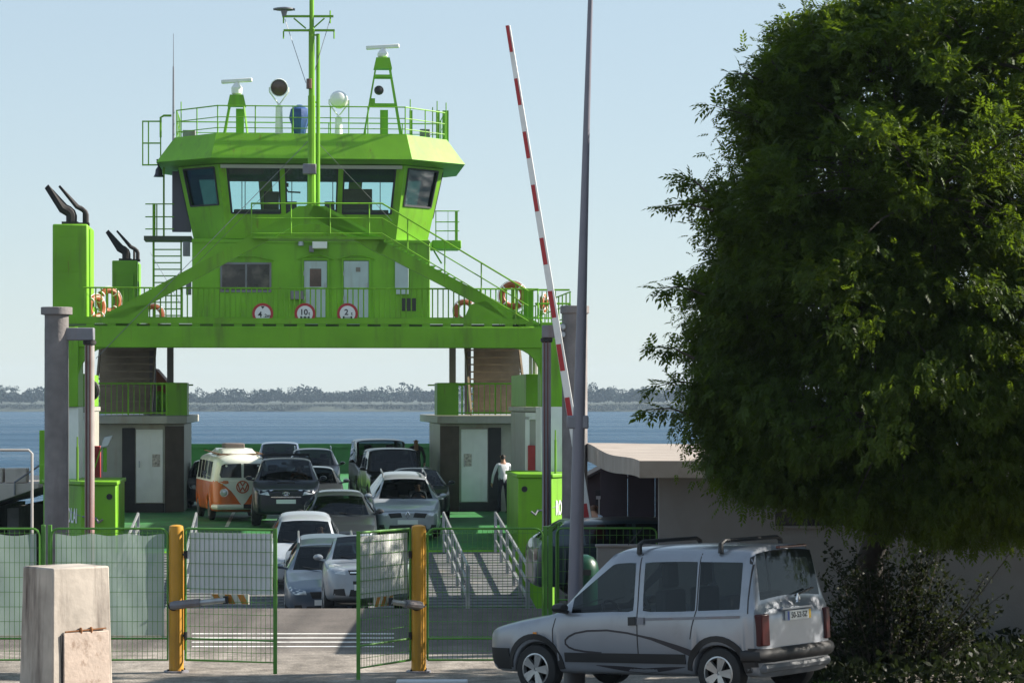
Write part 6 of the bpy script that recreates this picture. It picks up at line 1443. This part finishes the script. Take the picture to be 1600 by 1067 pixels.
# ================================================================== people
def person(name, label, loc, rotz, joints, rad, cols, parent_scale=1.0, group=None, edges_extra=()):
    """one continuous skinned body; joints: dict name->(x,y,z); facing local -y"""
    E = [('pelvis','spine'),('spine','chest'),('chest','neck'),('neck','head0'),('head0','head1')]
    for s in 'LR':
        E += [('chest','sh'+s),('sh'+s,'el'+s),('el'+s,'wr'+s),('wr'+s,'ha'+s),('pelvis','hip'+s),('hip'+s,'kn'+s),('kn'+s,'an'+s),('an'+s,'to'+s)]
    # fingers
    J = dict(joints)
    for s in 'LR':
        h, w = Vector(J['ha'+s]), Vector(J['wr'+s]); d = (h - w).normalized(); sx = 1 if s == 'L' else -1
        side = V(0, 1, 0) - d * d.y; side.normalize()
        for k, off in enumerate((-.033, -.011, .011, .033)):
            a = h + side*off*1.0; J[f'f{k}a{s}'] = a + d*.035; J[f'f{k}b{s}'] = a + d*(.075 - abs(off)*.4) + V(-sx*.018, 0, 0)
            E += [('ha'+s, f'f{k}a{s}'), (f'f{k}a{s}', f'f{k}b{s}')]
        J['ta'+s] = h - side*.045 + d*.0; J['tb'+s] = h - side*.06 + d*.035; E += [('wr'+s, 'ta'+s), ('ta'+s, 'tb'+s)]
    names = [n for n in J if any(n in e for e in E)]; ix = {n: i for i, n in enumerate(names)}
    E = [e for e in E if e[0] in ix and e[1] in ix]
    me = bpy.data.meshes.new('figure'); me.from_pydata([tuple(J[n]) for n in names], [(ix[a], ix[b]) for a, b in E], [])
    o = bpy.data.objects.new('figure', me); COL.objects.link(o); m = o.modifiers.new('skin', 'SKIN'); m.use_smooth_shade = True
    o.modifiers.new('sub', 'SUBSURF').levels = 1; o.modifiers['sub'].render_levels = 1
    for i, n in enumerate(names):
        k = n if n in rad else n.rstrip('LR'); r = rad.get(k, rad.get(k[:1], .009)); r = r if isinstance(r, tuple) else (r, r)
        me.skin_vertices[0].data[i].radius = r; me.skin_vertices[0].data[i].use_root = (n == 'pelvis')
    bpy.context.view_layer.update(); out = bpy.data.meshes.new_from_object(o.evaluated_get(bpy.context.evaluated_depsgraph_get())); bpy.data.objects.remove(o)
    for c in cols: out.materials.append(c)           # shirt, trousers, skin, hair, shoes
    reg = {}
    for a, b in E:
        k = b[:2]
        reg[(a, b)] = 1 if k in ('hi','kn','an') else 4 if k == 'to' else 2 if (k in ('ha','ta','tb') or k[0] == 'f' or k == 'he' or k == 'ne') else 0
    J2 = {n: Vector(J[n]) for n in J}
    for f in out.polygons:
        c = f.center; best = None
        for (a, b), g in reg.items():
            p, q = J2[a], J2[b]; d = q - p; t = max(0, min(1, (c - p).dot(d) / max(1e-9, d.length_squared))); ds = (p + d*t - c).length
            if best is None or ds < best[0]: best = (ds, g, a, b)
        g = best[1]
        if best[2] in ('head0', 'neck') and c.z > J2['head0'].z - .03:
            h0 = J2['head0']
            if c.z > h0.z + .11 or c.y > h0.y + .0: g = 3
        f.material_index = g
    out.polygons.foreach_set('use_smooth', [True]*len(out.polygons))
    root = thing(name, label, 'person', loc, rotz, group); b = link('body', out, root)
    # face: nose, eyes, ears
    h0 = J2['head0']; nm = MB(); nm.lathe([(.012, -.02), (.016, 0), (.006, .025)], h0 + V(0, -.098, .03), (0, -.3, 1), 6); nm.build('nose', cols[2], root)
    for s in (-1, 1):
        e = MB(); e.lathe([(.001, -.01), (.014, 0), (.001, .01)], h0 + V(s*.032, -.085, .055), (0, -1, 0), 8); e.build('eye', M_dark, root)
        e = MB(); e.lathe([(.012, -.01), (.026, 0), (.012, .01)], h0 + V(s*.083, .0, .04), (1, 0, 0), 8); e.build('ear', cols[2], root)
    mo = MB(); mo.bar(h0 + V(-.025, -.094, -.02), h0 + V(.025, -.094, -.02), .01); mo.build('mouth', M_red, root)
    return root
RAD = dict(pelvis=(.15, .11), spine=(.145, .105), chest=(.165, .115), neck=.058, head0=(.082, .095), head1=(.07, .08), sh=.062, el=.046, wr=.034, ha=(.034, .024), hip=.092, kn=.062, an=.042, to=.04, f=.0095, t=.011)
def standing(h=1.0, armL=(.30, -.02, 1.10), handL=(.28, -.14, .88), armR=(-.30, .0, 1.10), handR=(-.28, -.08, .86), stride=.06, turn=0):
    J = dict(pelvis=(0, 0, .95), spine=(0, .01, 1.13), chest=(0, .01, 1.34), neck=(0, 0, 1.51), head0=(0, -.015, 1.60), head1=(0, -.01, 1.70), shL=(.19, .01, 1.41), shR=(-.19, .01, 1.41), elL=armL, elR=armR, wrL=handL, wrR=handR,
      hipL=(.095, 0, .90), hipR=(-.095, 0, .90), knL=(.11, -.02 - stride*.5, .49), knR=(-.11, -.01 + stride*.5, .49), anL=(.11, .02 - stride, .08), anR=(-.11, .02 + stride, .08), toL=(.13, -.13 - stride, .04), toR=(-.13, -.13 + stride, .04))
    for s in 'LR':
        w, e = Vector(J['wr'+s]), Vector(J['el'+s]); J['ha'+s] = tuple(w + (w - e).normalized()*.07)
    if turn:
        c, s_ = math.cos(turn), math.sin(turn)
        for k in ('head0', 'head1'): pass
    return {k: tuple(h * c for c in v) for k, v in J.items()}
SKIN = mat('skin', (.42, .22, .14), .6); HAIR = mat('dark hair', (.02, .014, .01), .7); SHOE = mat('black shoes', (.015, .015, .016), .5)
WSH = mat('white shirt', (.68, .70, .74), .8, bump=.3, bs=9); NAVY = mat('navy trousers', (.012, .014, .028), .8)
a = FL(786, 800, 11.0); person('person', 'man in white shirt and dark trousers standing on the ferry deck, seen from behind', FW(a.x, 11.0, .336), FT + R(200), standing(1.05, armR=(-.31, -.05, 1.12), handR=(-.22, -.24, .98)), {k: (v if not isinstance(v, tuple) else v) for k, v in RAD.items()}, [WSH, NAVY, SKIN, HAIR, SHOE])
person('person', 'person in pale blue shirt half hidden behind the dark parked car', V(gx(928, 55), 55.0, .0), R(150), standing(.93), RAD, [mat('pale blue shirt', (.50, .60, .72), .8), NAVY, SKIN, mat('brown hair', (.10, .045, .02), .7), SHOE])
a = FL(650, 690, 20.0); pp = person('person', 'person in dark clothes standing high beside the tall black four-wheel drive', FW(a.x, 20.0, .78), FT, standing(.98), RAD, [mat('charcoal jacket', (.03, .03, .032), .85), NAVY, SKIN, HAIR, SHOE])
st = thing('step_stool', 'dark step box under the person beside the tall black four-wheel drive', 'step', FW(a.x, 20.0, .336), FT); q = MB(); q.box(-.3, .3, -.3, .3, 0, .44); q.build('box', M_plast, st, bevel=.02); q = MB(); q.box(-.28, .28, -.28, .28, .441, .452); q.build('tread', M_greys, st)

def driver(carname, label, shirt, x=.36, dy=0):
    c = next(o for o in bpy.data.objects if o.get('label', '').startswith(carname)); L = None
    seat = [k for k in c.children if k.name.startswith('seat')]; s = max(seat, key=lambda k: sum(v.co.x for v in k.data.vertices))
    ys = min(v.co.y for v in s.data.vertices); zt = max(v.co.z for v in s.data.vertices)
    bz = zt + .02 - 1.0                                    # head top near the headrest top
    J = dict(pelvis=(0, .0, .30), spine=(0, .0, .48), chest=(0, -.01, .68), neck=(0, -.03, .80), head0=(0, -.06, .86), head1=(0, -.05, .96), shL=(.17, -.02, .72), shR=(-.17, -.02, .72), elL=(.22, -.24, .56), elR=(-.22, -.24, .56), wrL=(.13, -.44, .64), wrR=(-.13, -.44, .64),
       hipL=(.10, -.02, .28), hipR=(-.10, -.02, .28), knL=(.13, -.40, .36), knR=(-.13, -.40, .36), anL=(.13, -.55, .05), anR=(-.13, -.55, .05), toL=(.13, -.66, .03), toR=(-.13, -.66, .03))
    for sd in 'LR': w, e = Vector(J['wr'+sd]), Vector(J['el'+sd]); J['ha'+sd] = tuple(w + (w - e).normalized()*.06)
    p = person('person', label, (0,0,0), 0, J, {k: (tuple(q*.92 for q in v) if isinstance(v, tuple) else v*.92) for k, v in RAD.items()}, [shirt, NAVY, SKIN, HAIR, SHOE])
    bpy.context.view_layer.update(); p.matrix_world = c.matrix_world @ Matrix.Translation((x, ys - .10, bz))
driver('dark navy off-roader', 'driver behind the windscreen of the navy off-roader', mat('orange shirt', (.30, .12, .05), .8))
driver('silver estate car', 'driver behind the windscreen of the silver estate car', mat('grey shirt', (.20, .2, .22), .8))
driver('white small hatchback', 'driver behind the windscreen of the white small hatchback', mat('dark red shirt', (.16, .05, .04), .8))

# ================================================================== vegetation
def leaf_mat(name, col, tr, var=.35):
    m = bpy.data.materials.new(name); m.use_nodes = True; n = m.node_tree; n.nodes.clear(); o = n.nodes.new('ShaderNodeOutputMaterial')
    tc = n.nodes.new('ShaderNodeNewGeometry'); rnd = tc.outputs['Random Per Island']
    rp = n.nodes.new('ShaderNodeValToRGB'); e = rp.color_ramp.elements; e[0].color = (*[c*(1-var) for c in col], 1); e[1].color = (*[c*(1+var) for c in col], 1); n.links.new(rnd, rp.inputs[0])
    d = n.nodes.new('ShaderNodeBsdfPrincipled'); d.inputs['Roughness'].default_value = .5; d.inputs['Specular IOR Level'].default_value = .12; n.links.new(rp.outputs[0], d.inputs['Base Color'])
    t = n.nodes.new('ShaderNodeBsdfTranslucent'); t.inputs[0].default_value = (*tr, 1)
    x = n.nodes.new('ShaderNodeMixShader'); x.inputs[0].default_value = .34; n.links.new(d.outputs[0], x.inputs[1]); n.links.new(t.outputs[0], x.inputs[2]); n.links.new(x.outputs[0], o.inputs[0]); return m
M_bark = mat('bark', (.055, .042, .032), .9, var=.3, vs_=6, bump=.6, bs=20)

def scatter_leaves(cent, dirs, ups, size, leaflet):
    """numpy: instance a small leaf template (verts, quads) at centres; returns mesh arrays"""
    tv, tf = leaflet; n = len(cent); k = len(tv)
    d = dirs / np.linalg.norm(dirs, axis=1)[:, None]; s = np.cross(d, ups); s /= np.linalg.norm(s, axis=1)[:, None] + 1e-9; u = np.cross(s, d)
    vs = cent[:, None, :] + size[:, None, None] * (tv[None, :, 0:1]*s[:, None, :] + tv[None, :, 1:2]*d[:, None, :] + tv[None, :, 2:3]*u[:, None, :])
    fs = tf[None, :, :] + (np.arange(n)*k)[:, None, None]
    return vs.reshape(-1, 3), fs.reshape(-1, tf.shape[1])
def np_mesh(name, v, f, m, parent):
    me = bpy.data.meshes.new(name); nv, nf, k = len(v), len(f), f.shape[1]
    me.vertices.add(nv); me.vertices.foreach_set('co', v.astype(np.float32).ravel()); me.loops.add(nf*k); me.loops.foreach_set('vertex_index', f.astype(np.int32).ravel())
    me.polygons.add(nf); me.polygons.foreach_set('loop_start', np.arange(0, nf*k, k, dtype=np.int32)); me.polygons.foreach_set('loop_total', np.full(nf, k, np.int32)); me.update(); me.validate(); me.materials.append(m); return link(name, me, parent)
def pinnate(pairs=3, ln=.46, wd=.105):
    """compound leaf: leaflets either side of a drooping stalk, unit length"""
    v, f = [], []
    def leaflet(base, d, l, w):
        d = np.array(d) / np.linalg.norm(d); s = np.cross(d, [0, 0, 1.0]); s /= np.linalg.norm(s); k = len(v); b = np.array(base)
        v.extend([b, b + d*l*.45 + s*w, b + d*l + np.array([0, 0, -.06]), b + d*l*.45 - s*w]); f.append([k, k+1, k+2, k+3])
    for i in range(pairs):
        y = .22 + .72*i/pairs; z = -.28*y*y
        for sx in (-1, 1): leaflet((0, y, z), (sx*1.0, .75, -.25), ln, wd)
    leaflet((0, .92, -.25), (0, 1, -.5), ln, wd)
    return np.array(v), np.array(f)

def tree():
    rng = np.random.default_rng(11); d = 34.6; bx = gx(1420, d); ty = 37.9 - d
    root = thing('broadleaf_tree', 'large dark feathery-leaved tree overhanging the low building on the right', 'tree', (bx, d, 0))
    sc = F / d
    blobs = [(1450,300,275,290),(1375,470,240,270),(1275,560,160,190),(1400,660,260,140),(1580,560,260,300),(1400,130,150,150),(1545,90,210,170),(1225,360,80,105),(1180,640,80,80),(1258,105,60,80),(1220,215,50,70),(1340,745,130,55),(1470,770,210,58),(1170,470,60,110),(1200,730,60,35),(1620,300,200,250),(1700,500,180,280),(1330,60,70,60),(1590,40,170,140),(1390,300,190,200),(1400,420,170,170),(1680,690,230,130),(1850,560,220,260),(1215,190,70,90),(1450,785,150,40),(1560,790,180,52)]
    for px, py in ((1275,25),(1235,75),(1165,118),(1155,170),(1190,210),(1135,235),(1125,290),(1072,300),(1068,360),(1078,420),(1048,445),(1060,500),(1045,545),(1060,600),(1040,640),(1060,700),(1085,722),(1120,740),(1160,752),(1215,765),(1320,15),(1225,130)):
        q = rng.uniform(18, 42); blobs.append((px + 42 + q + rng.uniform(-8, 16), py, q, q*rng.uniform(.7, 1.1)))
    C, Rr = [], []
    for px, py, rx, rz in blobs:
        y = rng.uniform(-.1, 1.2); C.append((gx(px, d) - bx, y, H + (HY - py)/sc)); ry = min(4.0, (rx + rz)/2/sc*1.35); Rr.append((rx/sc, ry, rz/sc))
    C, Rr = np.array(C), np.array(Rr)
    # clump centres: mostly near each lobe's shell
    vol = Rr[:, 0]*Rr[:, 2]; cl = []
    for c, r, w in zip(C, Rr, vol):
        n = int((26 if r[0] > .42 else 7) + 92*w/ vol.max())
        p = rng.normal(size=(n, 3)); p /= np.linalg.norm(p, axis=1)[:, None]; p *= (rng.random((n, 1))**.45)*.98; cl.append(c + p*r)
    cl = np.vstack(cl); cl = cl[cl[:, 2] > 1.6]
    # leaves in each clump
    cen, dr, up, sz = [], [], [], []
    for c in cl:
        out = c - np.array([0, 0, 5.2]); out /= np.linalg.norm(out) + 1e-6; n = rng.integers(64, 96)
        r = rng.uniform(.19, .38); p = rng.normal(size=(n, 3))*np.array([1, 1, .7])*r*.62
        cen.append(c + p); dd = out*.8 + rng.normal(size=(n, 3))*.75 + np.array([0, 0, -.35]); dr.append(dd); up.append(rng.normal(size=(n, 3))*.3 + np.array([0, 0, 1.0])); sz.append(rng.uniform(.10, .175, n))
    cen, dr, up, sz = np.vstack(cen), np.vstack(dr), np.vstack(up), np.concatenate(sz)
    v, f = scatter_leaves(cen, dr, up, sz, pinnate())
    o = np_mesh('crown', v, f, leaf_mat('tree leaves', (.036, .062, .011), (.17, .26, .012)), root)
    # trunk and limbs
    t = MB(); t.path([(-.1, ty, -.05), (-.05, ty, .6), (-.1, ty - .3, 1.5), (.1, ty - 1.2, 2.4)], [.26, .20, .18, .17], 12); t.build('trunk', mat('shaded trunk bark', (.03, .024, .02), .95, var=.3, vs_=6, bump=.6, bs=20), root)  # trunk bark darker than the limbs, shade painted in to subdue the sunlit side
    for k, c in enumerate(C[:24]):
        a = V(.08, ty - 1.1, 2.2 + .1*(k % 3)); e = V(*c); m1 = lerp(a, e, .4) + V(0, 0, .35); b = MB(); b.path([a, m1, lerp(m1, e, .6) + V(.1, 0, .12), e], [.12, .085, .05, .02], 7); b.build('limb', M_bark, root)
    tw = MB()
    for c in cl[::2]:
        k = int(np.argmin(np.linalg.norm((C - c)/Rr, axis=1))); e = V(*C[k]); p = V(*c); s = lerp(p, e, .75); tw.path([s, lerp(s, p, .5) + V(0, 0, .08), p], [.022, .013, .006], 4, cap=False)
    # bare sprigs poking out of the left outline
    sp = []
    for px, py, qx, qy in ((1190, 208, 1108, 165), (1250, 70, 1258, 10), (1090, 330, 1038, 322), (1075, 460, 1026, 452), (1060, 560, 1024, 542), (1060, 650, 1010, 640), (1170, 130, 1138, 120), (1080, 300, 1062, 276), (1190, 110, 1195, 90), (1070, 600, 1018, 606)):
        p = V(gx(px + 25, d) - bx, 0, H + (HY - py)/sc); q = V(gx(qx, d) - bx, rng.uniform(-.3, .3), H + (HY - qy)/sc); m_ = lerp(p, q, .5) + V(0, 0, .06); tw.path([p, m_, q], [.016, .010, .004], 4, cap=False)
        for t_ in np.linspace(.35, 1, 7): x = lerp(lerp(p, m_, t_), lerp(m_, q, t_), t_); sp.append(((x.x, x.y, x.z), (q - p).normalized()))
    tw.build('twigs', M_bark, root)['kind'] = 'stuff'
    cen = np.array([s[0] for s in sp for _ in range(3)]); dr = np.array([s[1] for s in sp for _ in range(3)])*.6 + rng.normal(size=(len(cen), 3))*.6 + np.array([0, 0, -.3])
    v, f = scatter_leaves(cen, dr, rng.normal(size=(len(cen), 3))*.3 + np.array([0, 0, 1.]), rng.uniform(.15, .24, len(cen)), pinnate()); np_mesh('sprig_leaves', v, f, o.data.materials[0], root)
tree()
def neighbours():
    src = next(o for o in bpy.data.objects if o.name == 'broadleaf_tree')
    for x, y, rz, sc_, lab in ((13.8, 27.8, 2.1, 1.05, 'neighbouring feathery-leaved tree just beyond the right edge, shading the silver van'), (13.4, 19.5, 4.0, 1.0, 'nearer feathery-leaved tree beyond the right edge, shading the foreground')):
        c = copy_tree(src); c.location = (x, y, 0); c.rotation_euler = (0, 0, rz); c.scale = (sc_,)*3; c['label'] = lab; c['group'] = 'quayside trees'
    src['group'] = 'quayside trees'
neighbours()

def bush():
    rng = np.random.default_rng(5); d = 36.8; bx = gx(1400, d); root = thing('straggly_bush', 'straggly dark bush with thin stems against the rendered wall', 'bush', (bx, d, 0)); sc = F / d
    st = MB(); cen, dr = [], []
    for k in range(120):
        px = 1265 + 265*rng.random()**.9; top = (rng.uniform(835, 1000) if px < 1480 else rng.uniform(870, 1000)) if k < 50 else rng.uniform(930, 1030)
        if k >= 95: px = rng.uniform(1330, 1450); top = rng.uniform(835, 930)
        lean = (px - 1370)*.0016 + rng.normal()*.12
        b = V(gx(1385, d) - bx + (px - 1385)/sc*.55, rng.uniform(-.4, .4), 0); e = V(gx(px, d) - bx + lean, rng.uniform(-.7, .7), H + (HY - top)/sc); m_ = lerp(b, e, .5) + V(-lean*.3, 0, .15); pts = [lerp(lerp(b, m_, t), lerp(m_, e, t), t) for t in np.linspace(0, 1, 8)]
        st.path(pts, list(np.linspace(.014, .003, 8)), 4, cap=False)
        n = int(60*(e.z + .2))
        for t in rng.random(n)**.75:
            x = lerp(lerp(b, m_, t), lerp(m_, e, t), t); cen.append((x.x + rng.normal()*.05, x.y + rng.normal()*.05, x.z + rng.normal()*.05)); dr.append(rng.normal(size=3) + np.array([lean, 0, .3]))
    for px, py in ((1590, 838), (1555, 955), (1540, 890), (1548, 1000)):
        b = V(gx(1460, d) - bx, 0, .3); e = V(gx(px, d) - bx, -.2, H + (HY - py)/sc); m_ = lerp(b, e, .55) + V(0, 0, -.12); pts = [lerp(lerp(b, m_, t), lerp(m_, e, t), t) for t in np.linspace(0, 1, 8)]; st.path(pts, list(np.linspace(.012, .003, 8)), 4, cap=False)
        for t in np.linspace(.45, 1, 18): x = lerp(lerp(b, m_, t), lerp(m_, e, t), t); cen.append((x.x, x.y, x.z)); dr.append(rng.normal(size=3))
    st.build('stems', M_bark, root)['kind'] = 'stuff'
    cen, dr = np.array(cen), np.array(dr)
    lf = (np.array([[0, 0, 0], [.28, .45, .05], [0, 1, -.12], [-.28, .45, .05]]), np.array([[0, 1, 2, 3]]))
    v, f = scatter_leaves(cen, dr, rng.normal(size=(len(cen), 3)) + np.array([0, 0, .8]), rng.uniform(.045, .095, len(cen)), lf); np_mesh('foliage', v, f, leaf_mat('bush leaves', (.016, .022, .009), (.03, .04, .01)), root)
    # weed beside the kerb and a low mat of ground cover under the tree
    wx, wy = gx(1291, 33.9), 33.9; w = thing('weed', 'small bright green weed tuft by the kerb block behind the silver van', 'weed', (wx, wy, gz(wy)))
    n = 40; a = rng.random(n)*6.28; dr = np.stack([np.cos(a), np.sin(a), rng.uniform(.4, 1.6, n)], 1); v, f = scatter_leaves(np.zeros((n, 3)), dr, rng.normal(size=(n, 3)) + np.array([0, 0, .5]), rng.uniform(.12, .24, n), (lf[0]*np.array([.5, 1, 1]), lf[1])); np_mesh('blades', v, f, leaf_mat('weed leaves', (.06, .12, .03), (.1, .2, .03)), w)
    q = MB(); q.tube((0, 0, -.02), (0, 0, .08), .012); q.build('stem', M_bark, w)
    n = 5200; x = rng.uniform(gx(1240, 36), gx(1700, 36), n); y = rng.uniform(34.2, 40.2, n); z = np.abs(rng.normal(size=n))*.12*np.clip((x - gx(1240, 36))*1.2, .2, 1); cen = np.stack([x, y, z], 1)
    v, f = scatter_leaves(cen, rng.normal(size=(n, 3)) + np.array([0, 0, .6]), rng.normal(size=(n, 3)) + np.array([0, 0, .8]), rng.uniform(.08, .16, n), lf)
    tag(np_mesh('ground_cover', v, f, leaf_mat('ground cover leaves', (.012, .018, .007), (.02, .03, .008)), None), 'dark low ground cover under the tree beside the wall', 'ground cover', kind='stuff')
bush()
